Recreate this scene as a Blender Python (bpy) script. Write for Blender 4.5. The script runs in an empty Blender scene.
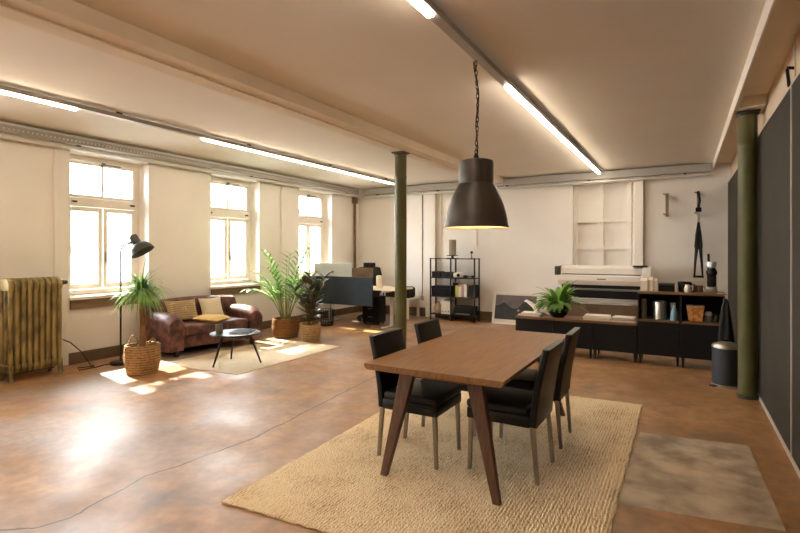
import bpy, bmesh, math, random
from mathutils import Vector as V, Matrix as M, Quaternion
random.seed(7)
PI = math.pi
sc = bpy.context.scene
COL = sc.collection

# ------------------------------------------------------------------ materials
def lin(c):
    return tuple(((x/255)/12.92 if x/255 <= .04045 else ((x/255+.055)/1.055)**2.4) for x in c)+(1,)

class N:
    def __init__(s, name):
        s.m = bpy.data.materials.new(name); s.m.use_nodes = True
        s.t = s.m.node_tree; s.t.nodes.clear()
        s.out = s.n('ShaderNodeOutputMaterial')
    def n(s, t, **k):
        x = s.t.nodes.new(t)
        for a, v in k.items():
            if hasattr(x, a) and a not in x.inputs: setattr(x, a, v)
            else: x.inputs[a].default_value = v
        return x
    def l(s, a, b): s.t.links.new(a, b)

def mat(name, rgb, rough=.6, metal=0, rgb2=None, scale=6, stretch=(1,1,1), bump=0, bscale=40, spec=.5, detail=4,
        lo=.35, hi=.65, coat=0, sheen=0, rvar=0):
    k = N(name)
    p = k.n('ShaderNodeBsdfPrincipled')
    p.inputs['Base Color'].default_value = lin(rgb)
    p.inputs['Roughness'].default_value = rough
    p.inputs['Metallic'].default_value = metal
    p.inputs['Specular IOR Level'].default_value = spec
    if coat: p.inputs['Coat Weight'].default_value = coat
    if sheen: p.inputs['Sheen Weight'].default_value = sheen
    k.l(p.outputs[0], k.out.inputs[0])
    tc = k.n('ShaderNodeTexCoord'); mp = k.n('ShaderNodeMapping'); mp.inputs['Scale'].default_value = stretch
    k.l(tc.outputs['Object'], mp.inputs[0])
    if rgb2 or rvar:
        nz = k.n('ShaderNodeTexNoise'); nz.inputs['Scale'].default_value = scale; nz.inputs['Detail'].default_value = detail
        k.l(mp.outputs[0], nz.inputs[0])
        if rgb2:
            cr = k.n('ShaderNodeValToRGB'); e = cr.color_ramp.elements
            e[0].position = lo; e[0].color = lin(rgb); e[1].position = hi; e[1].color = lin(rgb2)
            k.l(nz.outputs[0], cr.inputs[0]); k.l(cr.outputs[0], p.inputs['Base Color'])
        if rvar:
            mr = k.n('ShaderNodeMapRange'); mr.inputs[1].default_value = .3; mr.inputs[2].default_value = .7
            mr.inputs[3].default_value = rough-rvar; mr.inputs[4].default_value = rough+rvar
            k.l(nz.outputs[0], mr.inputs[0]); k.l(mr.outputs[0], p.inputs['Roughness'])
    if bump:
        n2 = k.n('ShaderNodeTexNoise'); n2.inputs['Scale'].default_value = bscale; n2.inputs['Detail'].default_value = 3
        k.l(mp.outputs[0], n2.inputs[0])
        bp = k.n('ShaderNodeBump'); bp.inputs['Strength'].default_value = bump; bp.inputs['Distance'].default_value = .01
        k.l(n2.outputs[0], bp.inputs['Height']); k.l(bp.outputs[0], p.inputs['Normal'])
    return k.m

def emit(name, rgb, s):
    k = N(name); e = k.n('ShaderNodeEmission'); e.inputs[0].default_value = lin(rgb); e.inputs[1].default_value = s
    k.l(e.outputs[0], k.out.inputs[0]); return k.m

def glass_mat(name):
    k = N(name)
    tr = k.n('ShaderNodeBsdfTransparent'); gl = k.n('ShaderNodeBsdfGlossy'); gl.inputs['Roughness'].default_value = .02
    tr.inputs[0].default_value = (.97, .98, .98, 1)
    fr = k.n('ShaderNodeFresnel'); fr.inputs[0].default_value = 1.25
    mx = k.n('ShaderNodeMixShader')
    k.l(fr.outputs[0], mx.inputs[0]); k.l(tr.outputs[0], mx.inputs[1]); k.l(gl.outputs[0], mx.inputs[2])
    k.l(mx.outputs[0], k.out.inputs[0]); return k.m

def floor_mat():
    k = N('stained_concrete')
    p = k.n('ShaderNodeBsdfPrincipled'); k.l(p.outputs[0], k.out.inputs[0])
    tc = k.n('ShaderNodeTexCoord')
    def noise(sc_, det, dist=0):
        z = k.n('ShaderNodeTexNoise'); z.inputs['Scale'].default_value = sc_; z.inputs['Detail'].default_value = det
        z.inputs['Distortion'].default_value = dist; k.l(tc.outputs['Object'], z.inputs[0]); return z
    def ramp(src, a, ca, b, cb):
        r = k.n('ShaderNodeValToRGB'); e = r.color_ramp.elements
        e[0].position = a; e[0].color = ca; e[1].position = b; e[1].color = cb
        k.l(src, r.inputs[0]); return r
    def mix(fac, a, b, blend='MIX'):
        x = k.n('ShaderNodeMix'); x.data_type = 'RGBA'; x.blend_type = blend
        if hasattr(fac, 'links'): k.l(fac, x.inputs[0])
        else: x.inputs[0].default_value = fac
        for s_, i in ((a, 6), (b, 7)):
            if hasattr(s_, 'links'): k.l(s_, x.inputs[i])
            else: x.inputs[i].default_value = s_
        return x.outputs[2]
    w, bl = (1, 1, 1, 1), (0, 0, 0, 1)
    base = ramp(noise(.9, 9, .2).outputs[0], .32, lin(FLOOR_A), .68, lin(FLOOR_B)).outputs[0]
    fine = ramp(noise(6, 10).outputs[0], .3, bl, .7, w).outputs[0]
    c = mix(fine, base, lin(FLOOR_C))
    c = mix(.75, base, c)
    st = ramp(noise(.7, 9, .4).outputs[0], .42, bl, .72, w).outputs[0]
    # window sheen painted into the colour, greyer towards that side of the hall
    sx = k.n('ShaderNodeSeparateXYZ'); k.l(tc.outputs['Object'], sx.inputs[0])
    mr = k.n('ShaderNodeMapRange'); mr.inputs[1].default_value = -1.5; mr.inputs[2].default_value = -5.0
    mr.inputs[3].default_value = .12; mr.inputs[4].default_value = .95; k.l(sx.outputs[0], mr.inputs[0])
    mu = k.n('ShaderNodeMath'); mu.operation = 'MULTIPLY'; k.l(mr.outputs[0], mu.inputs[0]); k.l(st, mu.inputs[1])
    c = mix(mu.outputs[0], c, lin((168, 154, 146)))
    sp = ramp(noise(1.7, 9, .5).outputs[0], .58, bl, .76, w).outputs[0]
    m2 = k.n('ShaderNodeMath'); m2.operation = 'MULTIPLY'; m2.inputs[1].default_value = .65; k.l(sp, m2.inputs[0])
    c = mix(m2.outputs[0], c, lin((92, 84, 82)))
    gr = ramp(noise(16, 12).outputs[0], .34, (.62, .6, .58, 1), .62, (1.08, 1.08, 1.08, 1)).outputs[0]
    c = mix(.4, c, gr, 'MULTIPLY')
    # the long settling crack: distance to a polyline, wobbled by noise
    wob = noise(6, 6)
    vm = k.n('ShaderNodeVectorMath'); vm.operation = 'MULTIPLY_ADD'
    k.l(wob.outputs['Color'], vm.inputs[0]); vm.inputs[1].default_value = (.07, .07, 0); k.l(tc.outputs['Object'], vm.inputs[2])
    def seg(a, b):
        L = math.hypot(b[0]-a[0], b[1]-a[1]); d = ((b[0]-a[0])/L, (b[1]-a[1])/L)
        s1 = k.n('ShaderNodeVectorMath'); s1.operation = 'SUBTRACT'; k.l(vm.outputs[0], s1.inputs[0]); s1.inputs[1].default_value = (a[0]+.035, a[1]+.035, 0)
        dt = k.n('ShaderNodeVectorMath'); dt.operation = 'DOT_PRODUCT'; k.l(s1.outputs[0], dt.inputs[0]); dt.inputs[1].default_value = (d[0], d[1], 0)
        nt = k.n('ShaderNodeVectorMath'); nt.operation = 'DOT_PRODUCT'; k.l(s1.outputs[0], nt.inputs[0]); nt.inputs[1].default_value = (-d[1], d[0], 0)
        ab = k.n('ShaderNodeMath'); ab.operation = 'ABSOLUTE'; k.l(nt.outputs['Value'], ab.inputs[0])
        lt = k.n('ShaderNodeMath'); lt.operation = 'LESS_THAN'; lt.inputs[1].default_value = .008; k.l(ab.outputs[0], lt.inputs[0])
        g = k.n('ShaderNodeMath'); g.operation = 'GREATER_THAN'; g.inputs[1].default_value = 0; k.l(dt.outputs['Value'], g.inputs[0])
        l2 = k.n('ShaderNodeMath'); l2.operation = 'LESS_THAN'; l2.inputs[1].default_value = L; k.l(dt.outputs['Value'], l2.inputs[0])
        q = k.n('ShaderNodeMath'); q.operation = 'MULTIPLY'; k.l(g.outputs[0], q.inputs[0]); k.l(l2.outputs[0], q.inputs[1])
        r = k.n('ShaderNodeMath'); r.operation = 'MULTIPLY'; k.l(q.outputs[0], r.inputs[0]); k.l(lt.outputs[0], r.inputs[1])
        return r.outputs[0]
    tot = None
    for a, b in zip(CRACK, CRACK[1:]):
        s_ = seg(a, b)
        if tot is None: tot = s_
        else:
            x = k.n('ShaderNodeMath'); x.operation = 'MAXIMUM'; k.l(tot, x.inputs[0]); k.l(s_, x.inputs[1]); tot = x.outputs[0]
    m3 = k.n('ShaderNodeMath'); m3.operation = 'MULTIPLY'; m3.inputs[1].default_value = .9; k.l(tot, m3.inputs[0])
    c = mix(m3.outputs[0], c, lin((70, 50, 38)))
    k.l(c, p.inputs['Base Color'])
    rr = k.n('ShaderNodeMapRange'); rr.inputs[1].default_value = .3; rr.inputs[2].default_value = .7
    rr.inputs[3].default_value = .32; rr.inputs[4].default_value = .58; k.l(noise(1.3, 7, .6).outputs[0], rr.inputs[0])
    k.l(rr.outputs[0], p.inputs['Roughness'])
    p.inputs['Specular IOR Level'].default_value = .5
    bp = k.n('ShaderNodeBump'); bp.inputs['Strength'].default_value = .12; bp.inputs['Distance'].default_value = .01
    k.l(noise(5, 6).outputs[0], bp.inputs['Height']); k.l(bp.outputs[0], p.inputs['Normal'])
    return k.m

def jute_mat(name, a, b, rows=48, bump=.6):
    k = N(name); p = k.n('ShaderNodeBsdfPrincipled'); k.l(p.outputs[0], k.out.inputs[0])
    p.inputs['Roughness'].default_value = .95; p.inputs['Specular IOR Level'].default_value = .15
    tc = k.n('ShaderNodeTexCoord')
    wv = k.n('ShaderNodeTexWave'); wv.wave_type = 'BANDS'; wv.bands_direction = 'X'
    wv.inputs['Scale'].default_value = rows/6.283*2; wv.inputs['Distortion'].default_value = 5; wv.inputs['Detail'].default_value = 2
    wv.inputs['Detail Scale'].default_value = 3
    k.l(tc.outputs['Object'], wv.inputs[0])
    mp = k.n('ShaderNodeMapping'); mp.inputs['Scale'].default_value = (1, .35, 1); k.l(tc.outputs['Object'], mp.inputs[0])
    vo = k.n('ShaderNodeTexVoronoi'); vo.inputs['Scale'].default_value = 60; k.l(mp.outputs[0], vo.inputs[0])
    nz = k.n('ShaderNodeTexNoise'); nz.inputs['Scale'].default_value = 3; nz.inputs['Detail'].default_value = 9; k.l(tc.outputs['Object'], nz.inputs[0])
    ad = k.n('ShaderNodeMath'); ad.operation = 'ADD'; k.l(wv.outputs['Fac'], ad.inputs[0]); k.l(vo.outputs['Distance'], ad.inputs[1])
    a2 = k.n('ShaderNodeMath'); a2.operation = 'MULTIPLY_ADD'; a2.inputs[1].default_value = .3; k.l(ad.outputs[0], a2.inputs[0]); k.l(nz.outputs[0], a2.inputs[2])
    cr = k.n('ShaderNodeValToRGB'); e = cr.color_ramp.elements
    e[0].position = .45; e[0].color = lin(a); e[1].position = .8; e[1].color = lin(b)
    k.l(a2.outputs[0], cr.inputs[0]); k.l(cr.outputs[0], p.inputs['Base Color'])
    bp = k.n('ShaderNodeBump'); bp.inputs['Strength'].default_value = bump; bp.inputs['Distance'].default_value = .012
    k.l(ad.outputs[0], bp.inputs['Height']); k.l(bp.outputs[0], p.inputs['Normal'])
    return k.m

def weave_mat(name, a, b, scale=40, bump=.8):
    k = N(name); p = k.n('ShaderNodeBsdfPrincipled'); k.l(p.outputs[0], k.out.inputs[0])
    p.inputs['Roughness'].default_value = .85; p.inputs['Specular IOR Level'].default_value = .2
    tc = k.n('ShaderNodeTexCoord')
    wv = k.n('ShaderNodeTexWave'); wv.wave_type = 'BANDS'; wv.bands_direction = 'Z'; wv.inputs['Scale'].default_value = scale*.3
    wv.inputs['Distortion'].default_value = 2.5; wv.inputs['Detail Scale'].default_value = 4
    k.l(tc.outputs['Object'], wv.inputs[0])
    nz = k.n('ShaderNodeTexNoise'); nz.inputs['Scale'].default_value = scale; k.l(tc.outputs['Object'], nz.inputs[0])
    ad = k.n('ShaderNodeMath'); ad.operation = 'MULTIPLY_ADD'; ad.inputs[1].default_value = .5; k.l(wv.outputs['Fac'], ad.inputs[0]); k.l(nz.outputs[0], ad.inputs[2])
    cr = k.n('ShaderNodeValToRGB'); e = cr.color_ramp.elements
    e[0].position = .4; e[0].color = lin(a); e[1].position = .85; e[1].color = lin(b)
    k.l(ad.outputs[0], cr.inputs[0]); k.l(cr.outputs[0], p.inputs['Base Color'])
    bp = k.n('ShaderNodeBump'); bp.inputs['Strength'].default_value = bump; bp.inputs['Distance'].default_value = .012
    k.l(ad.outputs[0], bp.inputs['Height']); k.l(bp.outputs[0], p.inputs['Normal'])
    return k.m

def stripe_mat(name, a, b, c):
    k = N(name); p = k.n('ShaderNodeBsdfPrincipled'); k.l(p.outputs[0], k.out.inputs[0]); p.inputs['Roughness'].default_value = .9
    tc = k.n('ShaderNodeTexCoord'); outs = []
    for d, s in (('Y', 9), ('Z', 14)):
        w = k.n('ShaderNodeTexWave'); w.bands_direction = d; w.inputs['Scale'].default_value = s; w.inputs['Distortion'].default_value = .6
        k.l(tc.outputs['Object'], w.inputs[0])
        r = k.n('ShaderNodeMath'); r.operation = 'GREATER_THAN'; r.inputs[1].default_value = .72; k.l(w.outputs['Fac'], r.inputs[0]); outs.append(r.outputs[0])
    m1 = k.n('ShaderNodeMix'); m1.data_type = 'RGBA'; m1.inputs[6].default_value = lin(a); m1.inputs[7].default_value = lin(b); k.l(outs[0], m1.inputs[0])
    m2 = k.n('ShaderNodeMix'); m2.data_type = 'RGBA'; m2.inputs[7].default_value = lin(c); k.l(m1.outputs[2], m2.inputs[6])
    h = k.n('ShaderNodeMath'); h.operation = 'MULTIPLY'; h.inputs[1].default_value = .5; k.l(outs[1], h.inputs[0]); k.l(h.outputs[0], m2.inputs[0])
    k.l(m2.outputs[2], p.inputs['Base Color']); return k.m

FLOOR_A = (162, 118, 72); FLOOR_B = (198, 150, 98); FLOOR_C = (136, 98, 62)
CRACK = [(-3.5, 1.0), (-3.35, 1.12), (-3.05, 1.35), (-3.0, 1.49), (-3.06, 1.74), (-3.12, 2.03), (-3.07, 2.25), (-3.0, 2.86), (-3.14, 4.21), (-3.21, 4.94), (-3.0, 6.2)]
Ms = {}
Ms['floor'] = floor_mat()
Ms['patch'] = mat('worn_screed', (146, 128, 106), .75, rgb2=(204, 186, 160), scale=4, detail=12, bump=.25, bscale=14)
Ms['wall'] = mat('cream_plaster', (240, 235, 228), .92, rgb2=(235, 229, 220), scale=1.2, bump=.12, bscale=18, spec=.2)
Ms['wall_r'] = mat('tan_plaster', (216, 196, 172), .92, rgb2=(208, 188, 164), scale=1.2, bump=.12, bscale=18, spec=.2)
Ms['ceil'] = mat('ceiling_paint', (226, 218, 206), .95, rgb2=(222, 213, 200), scale=.8, bump=.06, bscale=9, spec=.15)
Ms['beam'] = mat('beam_paint', (222, 208, 186), .9, rgb2=(215, 200, 178), scale=2, spec=.2)
Ms['white'] = mat('white_lacquer', (236, 230, 220), .5)
Ms['frame'] = mat('window_lacquer', (236, 228, 214), .45, rgb2=(228, 219, 204), scale=5)
Ms['base'] = mat('brown_skirting', (112, 90, 66), .6, rgb2=(94, 74, 54), scale=4)
Ms['sillwood'] = mat('sill_underboard', (128, 102, 74), .7, rgb2=(110, 86, 62), scale=5, stretch=(1, .2, 1))
Ms['galv'] = mat('galvanised_steel', (176, 174, 168), .42, .75, rgb2=(150, 148, 142), scale=9)
Ms['tray'] = mat('tray_steel', (178, 174, 166), .55, .2)
Ms['conduit'] = mat('pale_conduit', (206, 203, 196), .4, .2)
Ms['panel'] = mat('charcoal_panel', (60, 55, 48), .85, rgb2=(55, 51, 44), scale=3, spec=.25)
Ms['alu'] = mat('aluminium_strip', (196, 186, 172), .45, .3)
Ms['olive'] = mat('olive_column_paint', (94, 92, 52), .42, rgb2=(82, 80, 44), scale=4, bump=.15, bscale=30)
Ms['darkiron'] = mat('dark_iron', (52, 48, 36), .55)
Ms['brass'] = mat('worn_gold_radiator', (160, 140, 86), .55, .2, rgb2=(80, 70, 44), scale=9, stretch=(1, 1, .5), lo=.4, hi=.72, bump=.3, bscale=22)
Ms['black'] = mat('black_metal', (26, 25, 24), .5, .2)
Ms['blackwood'] = mat('black_cabinet', (17, 15, 14), .6, rgb2=(21, 19, 17), scale=3, spec=.25)
Ms['blackplastic'] = mat('black_plastic', (16, 16, 17), .45, spec=.3)
Ms['leather'] = mat('black_leather', (14, 13, 13), .42, rgb2=(19, 17, 17), scale=8, spec=.35, bump=.2, bscale=60)
Ms['brownleather'] = mat('brown_leather', (122, 78, 68), .5, rgb2=(62, 36, 33), scale=9, detail=8, bump=.35, bscale=26, lo=.38, hi=.62)
Ms['steelleg'] = mat('brushed_leg_steel', (150, 138, 122), .38, .8)
Ms['walnut'] = mat('walnut_tabletop', (142, 102, 60), .4, rgb2=(116, 82, 47), scale=9, stretch=(6, .45, 2), detail=6, lo=.35, hi=.68, bump=.06, bscale=30)
Ms['walnutleg'] = mat('walnut_leg', (98, 64, 38), .45, rgb2=(74, 47, 28), scale=9, stretch=(5, 5, .5), lo=.35, hi=.68)
Ms['cabtop'] = mat('walnut_cabinet_top', (132, 96, 60), .45, rgb2=(108, 76, 46), scale=8, stretch=(.5, 6, 2))
Ms['jute'] = jute_mat('braided_jute', (186, 146, 100), (236, 210, 168))
Ms['palerug'] = jute_mat('pale_woven_rug', (206, 186, 154), (226, 208, 178), rows=90, bump=.3)
Ms['rugedge'] = mat('rug_binding', (94, 76, 56), .9)
Ms['wicker'] = weave_mat('wicker', (128, 96, 60), (196, 162, 116), 34)
Ms['wicker2'] = weave_mat('brown_wicker', (98, 66, 38), (150, 108, 66), 40)
Ms['soil'] = mat('soil', (50, 36, 26), .95, bump=.6)
Ms['bark'] = mat('pale_bark', (150, 112, 76), .85, rgb2=(118, 86, 56), scale=14, bump=.5)
Ms['leafA'] = mat('grass_green_leaf', (158, 200, 112), .5, rgb2=(96, 150, 72), scale=8)
Ms['leafB'] = mat('palm_leaf', (146, 196, 92), .5, rgb2=(86, 144, 60), scale=6)
Ms['stemB'] = mat('palm_stem', (136, 142, 74), .6)
Ms['leafC'] = mat('rubber_leaf', (58, 80, 52), .3, rgb2=(84, 72, 52), scale=5)
Ms['leafD'] = mat('fern_leaf', (138, 182, 74), .55, rgb2=(80, 130, 48), scale=7)
Ms['shade'] = mat('pendant_metal', (72, 64, 55), .42, .2, rgb2=(66, 58, 50), scale=4)
Ms['shadein'] = mat('shade_inner_white', (240, 230, 210), .5)
Ms['lampgrey'] = mat('lamp_dark_grey', (74, 74, 70), .38, .3)
Ms['cush'] = stripe_mat('striped_cushion', (206, 184, 146), (166, 134, 92), (150, 122, 86))
Ms['cream'] = mat('cream_cotton', (226, 212, 186), .9, bump=.2, bscale=70)
Ms['yellow'] = mat('straw_cotton', (226, 196, 132), .9, rgb2=(214, 182, 118), scale=10, bump=.2, bscale=70)
Ms['tabledark'] = mat('coffee_table_top', (50, 48, 47), .5, rgb2=(44, 42, 41), scale=5, spec=.3)
Ms['concrete'] = mat('grey_concrete', (128, 124, 116), .8, rgb2=(112, 108, 100), scale=20)
Ms['bluescreen'] = mat('slate_felt', (46, 56, 64), .85, rgb2=(40, 50, 58), scale=8)
Ms['silver'] = mat('silver_shell', (206, 212, 216), .35, .4)
Ms['screen'] = mat('dark_glass', (40, 34, 30), .15)
Ms['paper'] = mat('paper', (226, 218, 204), .85)
Ms['kraft'] = mat('kraft_card', (190, 164, 130), .85)
Ms['pink'] = mat('dusty_pink_cover', (188, 148, 140), .8)
Ms['yellowb'] = mat('yellow_cover', (206, 190, 84), .7)
Ms['grey'] = mat('mid_grey', (120, 116, 110), .7)
Ms['greyfab'] = mat('speaker_fabric', (150, 138, 124), .9, bump=.3, bscale=120)
Ms['blue'] = mat('pale_blue_plastic', (128, 168, 186), .4)
Ms['steel'] = mat('brushed_steel', (186, 180, 170), .3, .9)
Ms['orange'] = mat('orange_packaging', (176, 104, 48), .6, rgb2=(206, 150, 84), scale=22, lo=.45, hi=.55)
Ms['cupbrown'] = mat('brown_stoneware', (106, 64, 42), .5)
Ms['potblue'] = mat('glazed_blue_black_pot', (28, 38, 54), .18, rgb2=(18, 20, 26), scale=4)
Ms['bin'] = mat('bin_slate', (54, 57, 62), .5, .2)
Ms['fabricdark'] = mat('dark_cloth', (40, 38, 38), .95, rgb2=(32, 30, 30), scale=9)
Ms['artsky'] = mat('print_sky', (116, 108, 106), .8, rgb2=(98, 92, 92), scale=5)
Ms['artmount'] = mat('print_mountain', (52, 52, 52), .8, rgb2=(62, 61, 60), scale=9)
Ms['artpale'] = mat('print_pale', (168, 160, 152), .8)
Ms['brasshook'] = mat('aged_bracket', (150, 124, 96), .5, .4)
Ms['printer'] = mat('printer_white', (238, 232, 222), .5)
Ms['glass'] = glass_mat('window_glass')
Ms['strip'] = emit('led_diffuser', (255, 238, 214), 12)
Ms['bulb'] = emit('warm_bulb', (255, 206, 140), 18)
Ms['facade'] = mat('pale_render_facade', (232, 230, 226), .9)
Ms['facwin'] = mat('facade_glazing', (40, 56, 72), .2)
Ms['roof'] = mat('grey_red_roof', (84, 66, 68), .8)
Ms['street'] = mat('street_asphalt', (140, 140, 140), .9)

# ------------------------------------------------------------------ mesh helpers
class B:
    def __init__(s): s.b = bmesh.new()
    def _merge(s, t, T=None):
        if T is not None: bmesh.ops.transform(t, matrix=T, verts=t.verts)
        me = bpy.data.meshes.new('t'); t.to_mesh(me); t.free(); s.b.from_mesh(me); bpy.data.meshes.remove(me)
        return s
    def box(s, x0, x1, y0, y1, z0, z1, bev=0, seg=2, T=None):
        t = bmesh.new()
        vs = [t.verts.new((x, y, z)) for x in (x0, x1) for y in (y0, y1) for z in (z0, z1)]
        for f in ((0,1,3,2),(4,6,7,5),(0,4,5,1),(2,3,7,6),(0,2,6,4),(1,5,7,3)): t.faces.new([vs[i] for i in f])
        if bev: bmesh.ops.bevel(t, geom=t.edges[:], offset=bev, segments=seg, profile=.5, affect='EDGES')
        return s._merge(t, T)
    def hexa(s, bot, top, bev=0):
        t = bmesh.new(); a = [t.verts.new(p) for p in bot]; c = [t.verts.new(p) for p in top]; n = len(a)
        t.faces.new(a[::-1]); t.faces.new(c)
        for i in range(n): t.faces.new((a[i], a[(i+1) % n], c[(i+1) % n], c[i]))
        bmesh.ops.recalc_face_normals(t, faces=t.faces)
        if bev: bmesh.ops.bevel(t, geom=t.edges[:], offset=bev, segments=2, profile=.5, affect='EDGES')
        return s._merge(t)
    def tube(s, pts, r, n=8, cap=True, closed=False):
        pts = [V(p) for p in pts]; k = len(pts); rs = r if isinstance(r, (list, tuple)) else [r]*k
        t = s.b; rings = []; nrm = None
        for i, p in enumerate(pts):
            if closed: d = pts[(i+1) % k]-pts[i-1]
            else: d = (pts[min(i+1, k-1)]-pts[max(i-1, 0)])
            d.normalize()
            if nrm is None:
                nrm = d.cross(V((0, 0, 1)));
                if nrm.length < .1: nrm = d.cross(V((1, 0, 0)))
            nrm = nrm-d*nrm.dot(d); nrm.normalize(); bn = d.cross(nrm)
            rings.append([t.verts.new(p+(nrm*math.cos(a)+bn*math.sin(a))*rs[i]) for a in [2*PI*j/n for j in range(n)]])
        for i in range(k if closed else k-1):
            a, c = rings[i], rings[(i+1) % k]
            for j in range(n): t.faces.new((a[j], a[(j+1) % n], c[(j+1) % n], c[j]))
        if cap and not closed: t.faces.new(rings[0][::-1]); t.faces.new(rings[-1])
        return s
    def lathe(s, prof, n=28, T=None):
        t = bmesh.new(); rings = []
        for r, z in prof:
            if r < 1e-5: rings.append([t.verts.new((0, 0, z))])
            else: rings.append([t.verts.new((r*math.cos(2*PI*j/n), r*math.sin(2*PI*j/n), z)) for j in range(n)])
        for a, c in zip(rings, rings[1:]):
            for j in range(n):
                q = [a[j % len(a)], a[(j+1) % len(a)], c[(j+1) % len(c)], c[j % len(c)]]
                q = list(dict.fromkeys(q))
                if len(q) > 2: t.faces.new(q)
        bmesh.ops.recalc_face_normals(t, faces=t.faces)
        return s._merge(t, T)
    def prism(s, poly, a0, a1, axis='x', bev=0, seg=2, T=None):
        t = bmesh.new()
        def P(u, v, w):
            return {'x': (w, u, v), 'y': (u, w, v), 'z': (u, v, w)}[axis]
        a = [t.verts.new(P(u, v, a0)) for u, v in poly]; c = [t.verts.new(P(u, v, a1)) for u, v in poly]; n = len(a)
        f1 = t.faces.new(a); f2 = t.faces.new(c)
        for i in range(n): t.faces.new((a[i], c[i], c[(i+1) % n], a[(i+1) % n]))
        bmesh.ops.recalc_face_normals(t, faces=t.faces)
        if bev:
            es = list(f1.edges)+list(f2.edges)
            bmesh.ops.bevel(t, geom=es, offset=bev, segments=seg, profile=.5, affect='EDGES')
        return s._merge(t, T)
    def blade(s, p, d, L, w, droop=.5, n=5, up=V((0, 0, 1)), fold=.15, shape=None):
        """a leaf blade: starts at p along d, bending down; a creased strip"""
        p = V(p); d = V(d).normalized(); rows = []
        for i in range(n+1):
            q = i/n
            side = d.cross(up)
            if side.length < .05: side = V((1, 0, 0))
            side.normalize(); nn = side.cross(d)
            ww = w*(shape(q) if shape else (math.sin(PI*min(.999, .12+.88*q)))**.7)*.5
            rows.append((s.b.verts.new(p-side*ww+nn*ww*fold), s.b.verts.new(p), s.b.verts.new(p+side*ww+nn*ww*fold)))
            p = p+d*(L/n); d = (d+V((0, 0, -droop/n))).normalized()
        for a, c in zip(rows, rows[1:]):
            s.b.faces.new((a[0], a[1], c[1], c[0])); s.b.faces.new((a[1], a[2], c[2], c[1]))
        return s
    def pillow(s, w, h, t_, T=None, n=12, sag=0):
        """a stuffed cushion in the local xy plane, thickness along z"""
        t = bmesh.new(); sd = []
        for sg in (1, -1):
            g = {}
            for i in range(n+1):
                for j in range(n+1):
                    u, v = 2*i/n-1, 2*j/n-1
                    f = max(0, (1-u**4))**.5*max(0, (1-v**4))**.5
                    pin = 1-.06*(1-abs(u*v))*0
                    x = u*w/2*(1-.07*(1-abs(u))*0-.06*(1-v*v)*0) ; y = v*h/2
                    x *= 1-.08*(1-v*v)*(abs(u)**3)*1.0; y *= 1-.08*(1-u*u)*(abs(v)**3)
                    g[i, j] = t.verts.new((x, y, sg*t_/2*f))
            for i in range(n):
                for j in range(n):
                    q = [g[i, j], g[i+1, j], g[i+1, j+1], g[i, j+1]]
                    t.faces.new(q if sg > 0 else q[::-1])
        bmesh.ops.remove_doubles(t, verts=t.verts, dist=1e-4)
        return s._merge(t, T)
    def done(s, name, m, parent=None, smooth=False, sub=0):
        me = bpy.data.meshes.new(name)
        s.b.normal_update(); s.b.to_mesh(me); s.b.free()
        for mm in (m if isinstance(m, (list, tuple)) else [m]): me.materials.append(Ms[mm])
        if smooth:
            for p in me.polygons: p.use_smooth = True
            try: me.set_sharp_from_angle(angle=math.radians(40))
            except Exception: pass
        o = bpy.data.objects.new(name, me); COL.objects.link(o)
        if parent: o.parent = parent
        if sub:
            md = o.modifiers.new('s', 'SUBSURF'); md.levels = sub; md.render_levels = sub
        return o

def tag(o, label, cat, group=None, loc=None, rz=None):
    o['label'] = label; o['category'] = cat
    if group: o['group'] = group
    if loc is not None: o.location = loc
    if rz is not None: o.rotation_euler.z = rz
    return o
def thing(name, label, cat, loc=(0, 0, 0), rz=0, group=None):
    o = bpy.data.objects.new(name, None); o.empty_display_size = .1; COL.objects.link(o)
    return tag(o, label, cat, group, loc, rz)
def struct(o): o['kind'] = 'structure'; return o
def copy_tree(o, parent=None):
    c = o.copy(); COL.objects.link(c); c.parent = parent
    for ch in [x for x in o.children]: copy_tree(ch, c)
    return c
def again(src, loc, rz=None, label=None, group=None):
    c = copy_tree(src); c.location = loc
    if rz is not None: c.rotation_euler.z = rz
    if label: c['label'] = label
    if group: c['group'] = group
    return c
def R(axis, deg, t=(0, 0, 0)): return M.Translation(t) @ M.Rotation(math.radians(deg), 4, axis)

# ------------------------------------------------------------------ room shell
XL, XR, YB, YN, ZC = -7.1, .72, 10.3, -3.0, 3.07
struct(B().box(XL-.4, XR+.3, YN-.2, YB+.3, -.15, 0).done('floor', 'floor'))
struct(B().hexa([(-.345, 3.19, .0005), (.48, 3.33, .0005), (.44, 4.66, .0005), (-.31, 4.55, .0005)],
                [(-.345, 3.19, .003), (.48, 3.33, .003), (.44, 4.66, .003), (-.31, 4.55, .003)]).done('floor_patch', 'patch'))
struct(B().box(XL-.4, XR+.3, YN-.2, YB+.3, ZC, ZC+.2).done('ceiling', 'ceil'))
WIN = [(-1.0, .12), (1.26, 2.38), (3.53, 4.65), (5.8, 6.93), (8.07, 9.2)]
ZS, ZT = .9, 2.86
b = B(); y = YN-.2
for a, c in WIN:
    b.box(XL-.35, XL, y, a, 0, ZC); b.box(XL-.35, XL, a, c, 0, ZS); b.box(XL-.35, XL, a, c, ZT, ZC); y = c
b.box(XL-.35, XL, y, YB+.3, 0, ZC)
struct(b.done('wall_left', 'wall'))
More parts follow.
